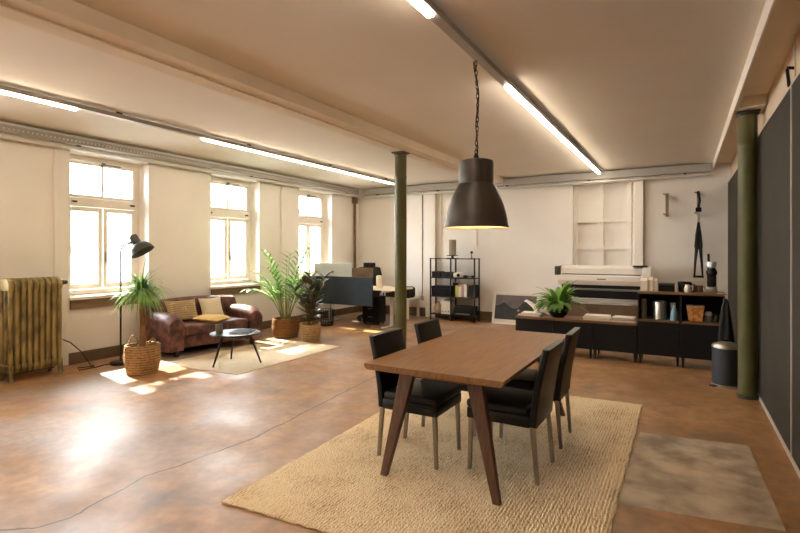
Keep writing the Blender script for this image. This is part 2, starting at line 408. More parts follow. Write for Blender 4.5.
# back wall with the blocked-up window niche
NX0, NX1, NZ0, NZ1 = -1.915, -.815, .35, 2.84
b = B().box(XL, NX0, YB, YB+.3, 0, ZC).box(NX1, XR, YB, YB+.3, 0, ZC).box(NX0, NX1, YB, YB+.3, 0, NZ0).box(NX0, NX1, YB, YB+.3, NZ1, ZC)
b.box(NX0, NX1, YB+.16, YB+.3, NZ0, NZ1)
struct(b.done('wall_back', 'wall'))
b = B()
for x in (NX0+.03, -1.385, NX1-.07): b.box(x-.028, x+.028, YB+.1, YB+.16, NZ0, NZ1)
for z in (2.12, 1.58, 1.1): b.box(NX0, NX1, YB+.105, YB+.16, z-.03, z+.03)
struct(b.done('trim_1', 'wall'))
b = B()
for x in (-4.81, -3.95): b.box(x-.012, x+.012, YB-.028, YB, 1.62, 2.85)
for z in (1.64, 2.3): b.box(-4.82, -3.94, YB-.027, YB, z-.012, z+.012)
struct(b.done('trim_2', 'wall'))
struct(B().box(XR, XR+.3, YN-.2, YB+.3, 0, ZC).done('wall_right', 'wall_r'))
struct(B().box(XL, XR, YN-.2, YN, 0, ZC).done('wall_near', 'wall'))
# pilasters / boxed ducts
struct(B().box(-5.17, -4.92, YB-.1, YB, 0, 2.9, .006).done('trim_3', 'wall'))
struct(B().box(-.79, -.64, YB-.1, YB, 0, 2.9, .006).done('trim_4', 'white'))
struct(B().box(XL, XL+.035, 3.33, 3.5, 0, 2.9, .006).done('trim_5', 'wall'))
struct(B().box(XL, XL+.03, YN, 3.33, 0, .15).box(XL, XL+.03, 3.5, YB, 0, .15).done('baseboard_left', 'base'))
struct(B().box(XL+.03, -5.17, YB-.03, YB, 0, .2).box(-4.92, -.79, YB-.03, YB, 0, .2).box(-.64, XR-.05, YB-.03, YB, 0, .2).done('baseboard_back', 'base'))
# ceiling beams
b = B().box(-3.66, -3.3, YN, YB, 2.955, ZC, .004)
b.box(-3.62, -3.46, YN, YB, 2.94, 2.956)
struct(b.done('trim_6', 'beam'))
struct(B().box(.45, .46, YN, YB, 2.94, ZC).done('beam_light_skin', 'white'))  # whiter skin on the right beam's left face, painting in light falling there
b = B().box(.4605, .49, YN, YB, 2.945, ZC).box(.49, XR, YN, YB, 3.05, ZC)
b.box(.49, .71, 5.98, 6.36, 2.945, 3.05, .004)
struct(b.done('trim_7', 'beam'))

# ------------------------------------------------------------------ windows
def window(n, y0, y1):
    xf = -7.34
    b = B(); w = .065
    b.box(xf-.07, xf, y0, y0+w, ZS, ZT).box(xf-.07, xf, y1-w, y1, ZS, ZT)
    b.box(xf-.07, xf, y0+w, y1-w, ZT-.075, ZT).box(xf-.07, xf, y0+w, y1-w, ZS, ZS+.07)
    b.box(xf-.07, xf+.03, y0+w, y1-w, 2.14, 2.26, .006)
    o = struct(b.done('window_%d' % n, 'frame'))
    ym = (y0+y1)/2
    for k, (a, c) in enumerate(((y0+w, ym), (ym, y1-w))):
        s_ = .06; g = .007
        a2, c2, z0, z1 = a+g, c-g, ZS+.075, 2.135
        sb = B().box(xf-.045, xf+.012, a2, a2+s_, z0, z1, .005).box(xf-.045, xf+.012, c2-s_, c2, z0, z1, .005)
        sb.box(xf-.045, xf+.012, a2+s_, c2-s_, z0, z0+s_+.02, .005).box(xf-.045, xf+.012, a2+s_, c2-s_, z1-s_, z1, .005)
        so = sb.done('casement', 'frame', o)
        B().box(xf-.02, xf-.014, a2+s_, c2-s_, z0+s_, z1-s_).done('pane', 'glass', so)
        if k == 1: B().box(xf+.012, xf+.03, a2+.012, a2+.034, 1.36, 1.5, .004).tube([(xf+.03, a2+.023, 1.43), (xf+.055, a2+.023, 1.43), (xf+.055, a2+.023, 1.34)], .007).done('window_handle', 'steel', so)
    z0, z1 = 2.265, ZT-.08
    fb = B(); a, c = y0+w, y1-w
    fb.box(xf-.045, xf+.012, a, a+.045, z0, z1, .005).box(xf-.045, xf+.012, c-.045, c, z0, z1, .005)
    fb.box(xf-.045, xf+.012, a+.045, c-.045, z0, z0+.045, .005).box(xf-.045, xf+.012, a+.045, c-.045, z1-.045, z1, .005)
    fb.box(xf-.03, xf+.002, ym-.016, ym+.016, z0+.045, z1-.045)
    fo = fb.done('fanlight', 'frame', o)
    B().box(xf-.02, xf-.014, a+.045, c-.045, z0+.045, z1-.045).done('pane', 'glass', fo)
    B().box(xf+.012, xf+.04, ym-.03, ym+.03, z1-.03, z1+.01, .005).box(xf+.03, xf+.04, ym+.03, ym+.25, z1-.02, z1-.005).done('window_latch', 'grey', o)
    for yy in (a+.06, c-.1): B().box(xf+.02, xf+.045, yy, yy+.07, 2.19, 2.215, .004).done('window_catch', 'black', o)
    B().box(xf-.01, XL+.06, y0-.03, y1+.03, ZS-.045, ZS-.003, .006).done('window_sill', 'frame', o)
    B().box(XL+.001, XL+.03, y0, y1, ZS-.17, ZS-.046).done('sill_board', 'sillwood', o)
for i, (a, c) in enumerate(WIN): window(i+1, a, c)

# ------------------------------------------------------------------ services
def tray(name, label, along, c, a0, a1, zc, perf):
    t = thing(name, label, 'cable tray')
    def bx(b_, u0, u1, w0, w1, z0, z1):
        return b_.box(w0, w1, u0, u1, z0, z1) if along == 'y' else b_.box(u0, u1, w0, w1, z0, z1)
    s = 1 if along == 'y' else -1
    b_ = B(); w0, w1 = sorted((c, c+s*.13)); f0, f1 = sorted((c+s*.13, c+s*.134))
    bx(b_, a0, a1, w0, w1, zc, zc+.004)
    if perf:
        bx(b_, a0, a1, f0, f1, zc, zc+.03); bx(b_, a0, a1, f0, f1, zc+.052, zc+.085)
        k = a0
        while k < a1-.03: bx(b_, k, k+.026, f0, f1, zc+.03, zc+.052); k += .05
    else: bx(b_, a0, a1, f0, f1, zc, zc+.14)
    b_.done('channel', 'tray', t)
    n = 5
    for i in range(n):
        u = a0+.4+(a1-a0-.8)*i/(n-1)
        br = B(); bx(br, u-.02, u+.02, *sorted((c+s*.002, c+s*.1)), zc-.025, zc-.001); br.done('bracket', 'black', t)
    r = .028
    w = c+s*.14
    p = [(w, a0, zc-.055), (w, a1, zc-.055)] if along == 'y' else [(a0, w, zc-.055), (a1, w, zc-.055)]
    B().tube(p, r, 12).done('conduit', 'conduit', t, True)
tray('cable_tray', 'perforated steel cable tray running above the windows on the left wall', 'y', XL+.004, YN+.1, 10.1, 2.925, True)
tray('cable_tray', 'smooth grey cable tray with pale pipe along top of the back wall', 'x', YB-.002, XL+.2, .43, 2.91, False)
tag(B().tube([(XL+.05, 7.5, 2.86), (XL+.05, 7.5, 2.82), (XL+.03, 7.5, 2.76), (XL+.03, 7.5, .2)], .016, 10).done('wall_pipe', 'wall', None, True),
    'thin cream pipe running down the wall between second and third window', 'pipe')
tag(B().tube([(XL+.05, YB-.24, 2.84), (XL+.05, YB-.24, .2)], .035, 10).box(XL, XL+.1, YB-.3, YB-.18, 2.7, 2.86).done('corner_conduit', 'sillwood', None, True),
    'grey vertical conduit in the far left corner of the room', 'conduit')
t = thing('power_socket', 'small grey socket box low on back wall beside the black shelf unit', 'socket', (-5.29, YB, .42))
B().box(-.04, .04, -.03, -.001, -.05, .05, .006).done('socket_plate', 'kraft', t)
B().tube([(0, -.025, .05), (0, -.012, .12), (0, -.012, 2.42)], .009, 8).done('socket_conduit', 'base', t)

# ------------------------------------------------------------------ columns
def column(x, y, label):
    t = thing('iron_column', label, 'column', (x, y, 0), 0, 'olive iron columns')
    B().lathe([(0, .03), (.085, .03), (.085, 2.55), (.09, 2.56), (.09, 2.6), (.085, 2.61), (.085, 2.9), (0, 2.9)], 32).done('shaft', 'olive', t, True)
    B().lathe([(0, 0), (.1, 0), (.1, .018), (.096, .03), (.088, .034), (0, .034)], 32).done('base_plate', 'darkiron', t, True)
    B().box(-.1, .1, -.1, .1, 2.92, 2.938, .004).lathe([(.086, 2.9), (.1, 2.91), (.1, 2.921), (0, 2.921)], 24).done('capital', 'darkiron', t, True)
    return t
column(.578, 6.2, 'round olive green column beside the dark wall panels on the right')
column(-3.54, 6.2, 'round olive green column standing behind the dining table under ceiling beam')

# ------------------------------------------------------------------ wall panels on the right
PX = .675
for (y0, y1, lab) in ((4.475, 10.25, 'far charcoal wall panel running behind the green column'), (-2.0, 4.445, 'near charcoal wall panel at the right edge of the photo')):
    t = thing('wall_panel', lab, 'panel', (PX, (y0+y1)/2, 0))
    h = (y1-y0)/2
    B().box(0, .04, -h, h, .045, 2.69).done('board', 'panel', t)
    B().box(-.004, .04, -h, h, 2.69, 2.705).done('top_trim', 'alu', t)
    B().box(-.006, .04, -h, h, 0, .045).done('skirting_strip', 'alu', t)
tag(B().box(PX-.006, PX+.04, 4.447, 4.473, 0, 2.71).tube([(PX+.02, 4.46, 2.71), (PX+.02, 4.46, 3.05)], .006).done('panel_joint', 'alu'),
    'pale vertical strip in the joint between the two charcoal panels', 'joint strip')
tag(B().tube([(PX+.044, 4.62, 2.86), (PX+.0, 4.62, 2.87), (PX-.005, 4.6, 2.85), (PX+.005, 4.59, 2.72)], .012, 8).done('cable_stub', 'blackplastic', None, True),
    'short black cable bending down behind the top of the charcoal panels', 'cable')

# ------------------------------------------------------------------ ceiling lights
def light_rail(x, label, ends):
    t = thing('linear_ceiling_light', label, 'ceiling light', (x, 0, 0), 0, 'linear ceiling lights')
    y0, y1 = YN+.2, ends
    B().box(-.038, .038, y0, y1, 3.0, 3.045, .004).done('housing', 'tray', t)
    for k in range(7):
        yy = y0+.3+(y1-y0-.6)*k/6
        B().box(-.012, .012, yy-.03, yy+.03, 3.045, ZC).done('ceiling_clip', 'black', t)
    for (a, c) in LIT:
        B().box(-.025, .025, a, min(c, y1-.02), 2.976, 2.999, .008).done('diffuser', 'strip', t)
LIT = [(-2.7, -.4), (.3, 2.8), (4.36, 20)]
light_rail(-1.38, 'long ceiling light running over the dining table and holding the pendant', 10.0)
light_rail(-5.5, 'long ceiling light running parallel to the window wall', 9.3)

# pendant
px, py = -1.385, 3.6
t = thing('pendant_lamp', 'large dark bell-shaped pendant lamp hanging on chain above dining table', 'pendant lamp', (px, py, 0))
Zr = 1.69
out = [(.243, 0), (.241, .02), (.236, .06), (.226, .11), (.21, .17), (.19, .225), (.168, .272), (.148, .308), (.136, .335)]
prof = [(.249, -.004), (.249, .004)]+out[1:]+[(.128, .335)]+[(r-.007, max(z, .003)) for r, z in out[::-1]]+[(.249, -.004)]
o_ = B().lathe([(r, z+Zr) for r, z in prof], 48).done('lamp_shade', ['shade', 'shadein'], t, True)
for p in o_.data.polygons:
    c = p.center; n = p.normal
    if n.x*c.x+n.y*c.y < -1e-4: p.material_index = 1
B().lathe([(0, Zr+.515), (.118, Zr+.515), (.13, Zr+.508), (.133, Zr+.49), (.133, Zr+.337), (.128, Zr+.335), (0, Zr+.335)], 48).done('shade_neck', 'shade', t, True)
B().lathe([(0, .515+Zr), (.02, .515+Zr), (.02, .55+Zr), (.008, .57+Zr), (0, .57+Zr)], 16).done('top_fitting', 'black', t, True)
b = B(); z = Zr+.56; k = 0
while z < 2.96:
    T = M.Rotation((k % 2)*PI/2+.3*k, 3, 'Z'); L = .024; wd = .009
    xo = .012*math.sin(z*5.5)*(1 if z < 2.9 else .3)
    ring = [V((wd*math.cos(a), 0, L*math.sin(a)+L*.8)) for a in [2*PI*j/10 for j in range(10)]]
    b.tube([T @ q+V((xo, 0, z)) for q in ring], .0035, 5, closed=True); z += .036; k += 1
b.done('chain', 'black', t)
B().tube([(.012*math.sin(z_*5.5)+.012*math.cos(z_*14), .012*math.sin(z_*14), z_) for z_ in [Zr+.56+i*(2.97-Zr-.56)/40 for i in range(41)]], .005, 6).done('lamp_cord', 'blackplastic', t, True)
B().lathe([(0, Zr+.12), (.035, Zr+.14), (.045, Zr+.18), (.03, Zr+.22), (.02, Zr+.3), (0, Zr+.3)], 20).done('light_bulb', 'bulb', t, True)

# ------------------------------------------------------------------ dining set
struct_rug = None
def quadrug(name, cs, z, m, nx=40, ny=60, wob=.006, edge=None):
    b_ = bmesh.new(); g = {}
    ox = sum(c[0] for c in cs)/4; oy = sum(c[1] for c in cs)/4
    for zz in (0, 1):
        for i in range(nx+1):
            for j in range(ny+1):
                u, v = i/nx, j/ny
                x = (cs[0][0]*(1-u)+cs[1][0]*u)*(1-v)+(cs[3][0]*(1-u)+cs[2][0]*u)*v-ox
                y = (cs[0][1]*(1-u)+cs[1][1]*u)*(1-v)+(cs[3][1]*(1-u)+cs[2][1]*u)*v-oy
                if i in (0, nx): x += random.uniform(-wob, wob)
                if j in (0, ny): y += random.uniform(-wob, wob)
                g[zz, i, j] = b_.verts.new((x, y, .001 if zz == 0 else z-(0 if 0 < i < nx and 0 < j < ny else .003)))
    for i in range(nx):
        for j in range(ny):
            b_.faces.new((g[1, i, j], g[1, i+1, j], g[1, i+1, j+1], g[1, i, j+1]))
            b_.faces.new((g[0, i, j+1], g[0, i+1, j+1], g[0, i+1, j], g[0, i, j]))
    for i in range(nx):
        b_.faces.new((g[0, i, 0], g[0, i+1, 0], g[1, i+1, 0], g[1, i, 0])); b_.faces.new((g[1, i, ny], g[1, i+1, ny], g[0, i+1, ny], g[0, i, ny]))
    for j in range(ny):
        b_.faces.new((g[1, 0, j], g[1, 0, j+1], g[0, 0, j+1], g[0, 0, j])); b_.faces.new((g[0, nx, j], g[0, nx, j+1], g[1, nx, j+1], g[1, nx, j]))
    q = B(); q.b.free(); q.b = b_
    o = q.done(name, m); o.location = (ox, oy, 0); return o
RZ = .014
tag(quadrug('jute_rug', [(-2.39, 2.03), (-.335, 2.2), (-.345, 5.36), (-2.5, 5.26)], RZ, 'jute'), 'chunky woven jute rug lying under the dining table', 'rug')

t = thing('dining_table', 'walnut dining table with splayed tapered legs on the jute rug', 'table', (-1.385, 3.72, RZ))
x0, x1, y0, y1 = -.485, .485, -.945, .945
prof = [(x0, .715), (x0+.02, .695), (x1-.02, .695), (x1, .715), (x1, .735), (x0, .735)]
B().prism(prof, y0, y1, 'y', .003).done('tabletop', 'walnut', t)
B().box(-.3, .3, -.72, .72, .62, .694, .004).done('apron', 'walnutleg', t)
for sx in (-1, 1):
    for sy in (-1, 1):
        fx, fy = (sx*.36 if sx < 0 else .435), sy*.91
        tx, ty = sx*.235, sy*.76
        if sx < 0: fx = -.345
        def ring(cx, cy, a, c, z): return [(cx-a, cy-c, z), (cx+a, cy-c, z), (cx+a, cy+c, z), (cx-a, cy+c, z)]
        B().hexa(ring(fx, fy, .024, .02, 0), ring(tx, ty, .055, .03, .694), .005).done('leg', 'walnutleg', t)

def dining_chair(label, loc, rz):
    t = thing('dining_chair', label, 'chair', loc, rz, 'dining chairs around the table')
    b_ = B().box(-.2, .235, -.22, .22, .355, .43, .012)
    b_.done('seat_frame', 'leather', t, True)
    sb = B().box(-.19, .24, -.222, .222, .425, .485, .024, 4); sb.done('seat', 'leather', t, True)
    pts = []
    for i in range(9):
        q = i/8; z = .36+q*.51; x = -.215-.085*q**1.5
        pts.append((x, z))
    prof = [(x-.024, z) for x, z in pts]+[(x+.022, z) for x, z in pts[::-1]]
    B().prism(prof, -.215, .215, 'y', .012, 3).done('backrest', 'leather', t, True)
    for sx in (-1, 1):
        for sy in (-1, 1):
            x = .21 if sx > 0 else -.212; y_ = sy*.195; k = .03 if sx < 0 else .012
            B().hexa([(x+sx*k-.012, y_-.012, 0), (x+sx*k+.012, y_-.012, 0), (x+sx*k+.012, y_+.012, 0), (x+sx*k-.012, y_+.012, 0)],
                     [(x-.015, y_-.015, .36), (x+.015, y_-.015, .36), (x+.015, y_+.015, .36), (x-.015, y_+.015, .36)], .003).done('leg', 'steelleg', t)
    return t
c0 = dining_chair('black leather dining chair on the left side of table, nearest the camera', (-1.685, 3.25, RZ), 0)
again(c0, (-1.685, 3.95, RZ), .02, 'black leather dining chair on the left side of table, farther one near column')
again(c0, (-1.045, 3.37, RZ), PI-.02, 'black leather dining chair on the right side of table, nearest the camera')
again(c0, (-1.045, 4.03, RZ), PI+.02, 'black leather dining chair on the right side of table, farther one near sideboard')

# ------------------------------------------------------------------ radiator
t = thing('radiator', 'tall worn gold cast iron radiator below the left wall by first window', 'radiator', (-6.78, 2.945, 0))
n = 9; pitch = .064
for i in range(n):
    y_ = (i-(n-1)/2)*pitch
    b_ = B()
    for x in (.1, 0, -.1):
        b_.tube([(x, y_, .13), (x, y_, .2), (x, y_, 1.05), (x, y_, 1.12)], [.02, .025, .025, .02], 10)
    prof = []
    for k in range(13):
        a = PI*k/12; prof.append((.135*math.cos(a), 1.09+.105*math.sin(a)**.8))
    prof += [(-.12, 1.05), (.12, 1.05)]
    b_.prism(prof, y_-.028, y_+.028, 'y', .014, 3)
    prof = [(.13, .2), (.135, .15), (.1, .1), (-.1, .1), (-.135, .15), (-.13, .2)]
    b_.prism(prof, y_-.028, y_+.028, 'y', .014, 3)
    if i in (0, n-1):
        for x in (.1, -.1): b_.tube([(x, y_, .14), (x+.015*(1 if x > 0 else -1), y_, .06), (x+.03*(1 if x > 0 else -1), y_, 0)], [.03, .02, .028], 8)
    b_.done('section', 'brass', t, True)
B().tube([(0, .26, 1.12), (0, .33, 1.12)], .018, 10).tube([(0, .32, 1.12), (0, .39, 1.12)], [.034, .026], 12).done('valve', 'darkiron', t, True)
B().tube([(0, .26, .16), (0, .33, .16), (0, .33, .02), (0, .33, .002)], .014, 8).tube([(0, .33, .012), (0, .33, .001)], .03, 10).done('pipe', 'darkiron', t, True)
# ------------------------------------------------------------------ floor lamp
t = thing('floor_lamp', 'black floor lamp with dark grey dome head in front of first window', 'floor lamp', (-6.55, 3.89, 0))
B().lathe([(0, 0), (.125, 0), (.13, .008), (.13, .03), (.12, .038), (0, .038)], 32).done('lamp_base', 'black', t, True)
rx, ry = .868, .497
B().tube([(x+6.55, y_-3.89, z) for x, y_, z in [(-7.0, 3.4, .36), (-6.86, 3.42, .33), (-6.74, 3.5, .2), (-6.7, 3.58, .03), (-6.68, 3.62, .008), (-6.76, 3.45, .008), (-6.62, 3.4, .008), (-6.6, 3.6, .008), (-6.64, 3.72, .008), (-6.6, 3.8, .012)]], .007, 6).done('power_cord', 'blackplastic', t, True)
arc = [(0, 0, .03), (0, 0, 1.45)]
for k in range(7):
    a = PI/2*k/6; d_ = .1*(1-math.cos(a)); arc.append((rx*d_, ry*d_, 1.5+.1*math.sin(a)*1.1))
arc += [(rx*.14, ry*.14, 1.625)]
B().tube(arc, .012, 10).done('pole', 'black', t, True)
ax = V((rx*.54, ry*.54, -.84)).normalized()
q = V((0, 0, -1)).rotation_difference(ax).to_matrix().to_4x4()
hp = M.Translation((rx*.17, ry*.17, 1.7)) @ q
dome = [(.04, -.1), (.075, -.112), (.115, -.14), (.142, -.185), (.155, -.235), (.158, -.24)]
B().lathe(dome+[(r-.006, z) for r, z in dome[::-1][:-1]]+[(.03, -.105)], 32, hp).done('lamp_shade', 'lampgrey', t, True)
B().lathe([(0, .02), (.05, .018), (.055, .0), (.055, -.1), (.04, -.112), (0, -.112)], 24, hp).done('shade_neck', 'lampgrey', t, True)
B().lathe([(0, -.11), (.03, -.12), (.038, -.16), (0, -.19)], 16, hp).done('bulb', 'shadein', t, True)
B().tube([(rx*.1, ry*.1, 1.61), (rx*.2, ry*.2, 1.655)], .018, 8).done('swivel_joint', 'black', t, True)

# ------------------------------------------------------------------ plants
def basket(b_, r0, r1, r2, h, th=.015):
    b_.lathe([(0, .004), (r0*.9, 0), (r0, .015), (r1, h*.45), (r2, h), (r2-th, h), (r1-th, h*.45), (r0-th, .03), (0, .03)], 36)
    for k in range(16):
        z = h*(.04+.062*k); u = z/h
        r = (r0+(r1-r0)*u/.45) if u < .45 else (r1+(r2-r1)*(u-.45)/.55)
        b_.tube([(r*math.cos(a), r*math.sin(a), z) for a in [2*PI*j/36 for j in range(36)]], h*.026, 6, closed=True)
    return b_
# ponytail palm
t = thing('potted_plant', 'ponytail palm with bare trunk in wicker basket with handles, beside floor lamp', 'plant', (-5.85, 3.75, 0))
basket(B(), .17, .2, .195, .35).done('basket', 'wicker', t, True)
for s in (-1, 1):
    B().tube([(s*(.186+.02*math.sin(PI*k/8)), -.07+.14*k/8, .33+.11*math.sin(PI*k/8)) for k in range(9)], .011, 8).done('handle', 'wicker', t, True)
B().lathe([(0, .31), (.175, .3), (.175, .28)], 24).done('soil', 'soil', t, True)
B().tube([(0, 0, .28), (.0, .0, .36), (-.01, .01, .6), (-.015, 0, .8), (-.02, .0, 1.02)], [.055, .042, .032, .03, .036], 12).done('trunk', 'bark', t, True)
b = B()
for i in range(300):
    a = random.uniform(0, 2*PI); el = random.uniform(-.3, 1.35)
    d = V((math.cos(a)*math.cos(el), math.sin(a)*math.cos(el), math.sin(el)))
    b.blade((-.02+d.x*.02, d.y*.02, 1.0+random.uniform(-.03, .05)), d, random.uniform(.24, .46), .022, random.uniform(1.2, 2.6), 8, shape=lambda q: 1-.85*q)
b.done('foliage', 'leafA', t)
# areca palm
t = thing('potted_palm', 'tall bright green palm in a low brown basket, left of the rubber plant', 'plant', (-6.1, 6.58, 0))
basket(B(), .2, .235, .225, .33).done('basket', 'wicker2', t, True)
B().lathe([(0, .3), (.205, .29), (.205, .26)], 24).done('soil', 'soil', t, True)
st = B(); lf = B()
for i in range(22):
    a = 2*PI*i/22+random.uniform(-.2, .2); ln = [.12, .5, .95, .7][i % 4]*random.uniform(.8, 1.2); h = [1.3, 1.1, .85, 1.0][i % 4]*random.uniform(.9, 1.05)
    p = V((.06*math.cos(a), .06*math.sin(a), .28)); path = [p.copy()]
    d = V((.3*math.cos(a)*ln, .3*math.sin(a)*ln, 1)).normalized(); L = h; m = 14
    for k in range(m):
        p = p+d*(L/m); path.append(p.copy()); dr = .03+.2*ln*(k/m)
        d = (d+V((math.cos(a)*dr, math.sin(a)*dr, -dr*.7*(k/m)))).normalized()
    st.tube(path, [.008-.006*k/m for k in range(m+1)], 6)
    for k in range(6, m+1):
        td = (path[k]-path[k-1]).normalized(); side = td.cross(V((0, 0, 1)))
        if side.length < .1: side = V((-math.sin(a), math.cos(a), 0))
        side.normalize()
        for rep in (.2,):
            bp_ = path[k-1].lerp(path[k], rep+.25)
            for s in (-1, 1):
                lf.blade(bp_, td*.7+side*s*.7+V((0, 0, .1)), random.uniform(.2, .3)*(1-.45*abs(k/m-.6)), .03, random.uniform(.6, 1.3), 4)
st.done('stems', 'stemB', t, True); lf.done('foliage', 'leafB', t)
# rubber plant
t = thing('potted_rubber_plant', 'dark broad-leaved rubber plant in small wicker basket, right of the palm', 'plant', (-5.48, 6.52, 0))
basket(B(), .135, .16, .155, .28).done('basket', 'wicker', t, True)
B().lathe([(0, .255), (.14, .25), (.14, .22)], 24).done('soil', 'soil', t, True)
st = B(); lf = B()
for i in range(5):
    a = 2*PI*i/5+.4; h = [.8, .68, .74, .6, .82][i]; lean = [.2, .26, .12, .24, .22][i]
    path = [(.03*math.cos(a)+lean*math.cos(a)*q*q, .03*math.sin(a)+lean*math.sin(a)*q*q, .24+h*q) for q in [k/8 for k in range(9)]]
    st.tube(path, .008, 6)
    for k in range(1, 9):
        for r_ in range(2):
            aa = k*2.4+i+r_*3.0
            d = V((math.cos(aa), math.sin(aa), .55+.06*k)).normalized()
            lf.blade(path[k], d, random.uniform(.17, .24), .115, .35, 6, fold=.25, shape=lambda q: max(.04, math.sin(PI*min(1, q*.96+.03))**.75))
st.done('stems', 'bark', t, True); lf.done('foliage', 'leafC', t, True)

# ------------------------------------------------------------------ lounge
tag(quadrug('lounge_rug', [(-6.07, 4.16), (-4.71, 4.24), (-4.7, 6.32), (-6.0, 6.3)], .01, 'palerug', 20, 20, .002), 'pale flat woven rug under the coffee table in front of the sofa', 'rug')
sy = math.radians(-7)
t = thing('sofa', 'worn dark brown leather two-seat club sofa between first and second window', 'sofa', (-6.53, 5.21, 0), sy)
# local: +x faces the room, y along its length; overall x -.44..+.42, y +-.76
hl = .8
B().box(-.42, .34, -.6, .6, .1, .3, .03, 3).done('base', 'brownleather', t, True)
def armprof(w0, w1):
    pts = []
    for k in range(13):
        a = PI*k/12; pts.append(((w0+w1)/2+(w1-w0)/2*math.cos(a)*1.06, .5+.115*math.sin(a)))
    return pts+[(w0, .09), (w1, .09)]
for s in (-1, 1):
    w0, w1 = (-hl, -hl+.25) if s < 0 else (hl-.25, hl)
    ob = B()
    pr = armprof(w0, w1); t2 = bmesh.new(); rows = []
    for k in range(9):
        q = k/8; x = -.24+.64*q; drop = -.03*(q-.3)**2*2-(.05 if k == 8 else 0)
        rows.append([t2.verts.new((x+(.03*math.sin((z-.09)/.52*PI) if k == 8 else 0), y_+(0 if k < 8 else ((w0+w1)/2-y_)*.12), z+(drop+.04*q*(1-q) if z > .3 else 0))) for y_, z in pr])
    for a_, c_ in zip(rows, rows[1:]):
        for j in range(len(pr)): t2.faces.new((a_[j], a_[(j+1) % len(pr)], c_[(j+1) % len(pr)], c_[j]))
    t2.faces.new(rows[0][::-1]); t2.faces.new(rows[-1]); bmesh.ops.recalc_face_normals(t2, faces=t2.faces)
    ob._merge(t2); ob.done('armrest', 'brownleather', t, True)
prof = [(-.43, .1), (-.44, .4), (-.46, .66), (-.44, .73), (-.38, .75), (-.3, .72), (-.26, .64), (-.22, .45), (-.2, .1)]
bb = B(); t2 = bmesh.new(); rows = []
for k in range(11):
    u = -1+2*k/10; y_ = u*.775; bow = .035*(1-u*u)
    rows.append([t2.verts.new((x, y_, z+(bow if z > .6 else 0))) for x, z in prof])
for a_, c_ in zip(rows, rows[1:]):
    for j in range(len(prof)): t2.faces.new((a_[j], a_[(j+1) % len(prof)], c_[(j+1) % len(prof)], c_[j]))
t2.faces.new(rows[0][::-1]); t2.faces.new(rows[-1]); bmesh.ops.recalc_face_normals(t2, faces=t2.faces)
bmesh.ops.bevel(t2, geom=[e for e in t2.edges if len(e.link_faces) == 2 and e.calc_face_angle(0) > 1.2], offset=.02, segments=2, affect='EDGES')
bb._merge(t2); bb.done('backrest', 'brownleather', t, True)
B().box(-.22, .39, -.548, .548, .27, .43, .05, 4).done('seat_cushion', 'brownleather', t, True)
for x, y_ in ((.34, -.64), (.34, .64), (-.36, -.64), (-.36, .64)):
    B().hexa([(x-.025, y_-.025, 0), (x+.025, y_-.025, 0), (x+.025, y_+.025, 0), (x-.025, y_+.025, 0)], [(x-.035, y_-.035, .1), (x+.035, y_-.035, .1), (x+.035, y_+.035, .1), (x-.035, y_+.035, .1)]).done('foot', 'darkiron', t)
S = (M.Translation((-6.53, 5.21, 0)) @ M.Rotation(sy, 4, 'Z'))
def cushion(name, label, m, w, h, th, local):
    o = B().pillow(w, h, th).done(name, m, None, True); o.matrix_world = S @ local
    return tag(o, label, 'cushion')
up = M.Rotation(math.radians(90), 4, 'Z') @ M.Rotation(math.radians(68), 4, 'X')
cushion('cushion', 'plaid beige cushion leaning against the sofa back, leftmost of three', 'cush', .5, .34, .12, M.Translation((-.135, -.29, .6)) @ up)
cushion('cushion', 'plain cream cushion leaning behind the plaid one on the sofa', 'cream', .4, .34, .1, M.Translation((-.15, .22, .6)) @ up)
cushion('cushion', 'straw yellow cushion lying flat on the sofa seat', 'yellow', .42, .42, .1, M.Translation((.17, .02, .475)) @ M.Rotation(.5, 4, 'Z') @ M.Rotation(.06, 4, 'Y'))
# coffee table
t = thing('coffee_table', 'small round dark coffee table on three slanted legs', 'coffee table', (-5.13, 4.58, .01))
B().lathe([(0, .405), (.3, .405), (.318, .412), (.322, .42), (.318, .43), (0, .43)], 48).done('tabletop', 'tabledark', t, True)
for a in (-1.35+PI+.6, 1.2-.25, 2.55):
    pass
for (fx, fy) in ((-.13, -.25), (.2, .26), (-.33, .22)):
    B().tube([(fx*.55, fy*.55, .405), (fx, fy, 0)], [.018, .011], 10).done('leg', 'black', t, True)
tag(B().lathe([(0, 0), (.045, 0), (.047, .01), (.047, .12), (.04, .12), (.04, .02), (0, .02)], 24).done('candle_holder', 'concrete', None, True), 'grey concrete tumbler standing on the coffee table', 'tumbler', None, (-5.25, 4.42, .44))
t = thing('magazine', 'dark magazine lying on the coffee table', 'magazine', (-5.06, 4.64, .44), .5)
B().box(-.12, .12, -.16, .16, 0, .012).done('pages', 'paper', t); B().box(-.122, .122, -.162, .162, .012, .016, .001).done('cover', 'bluescreen', t)

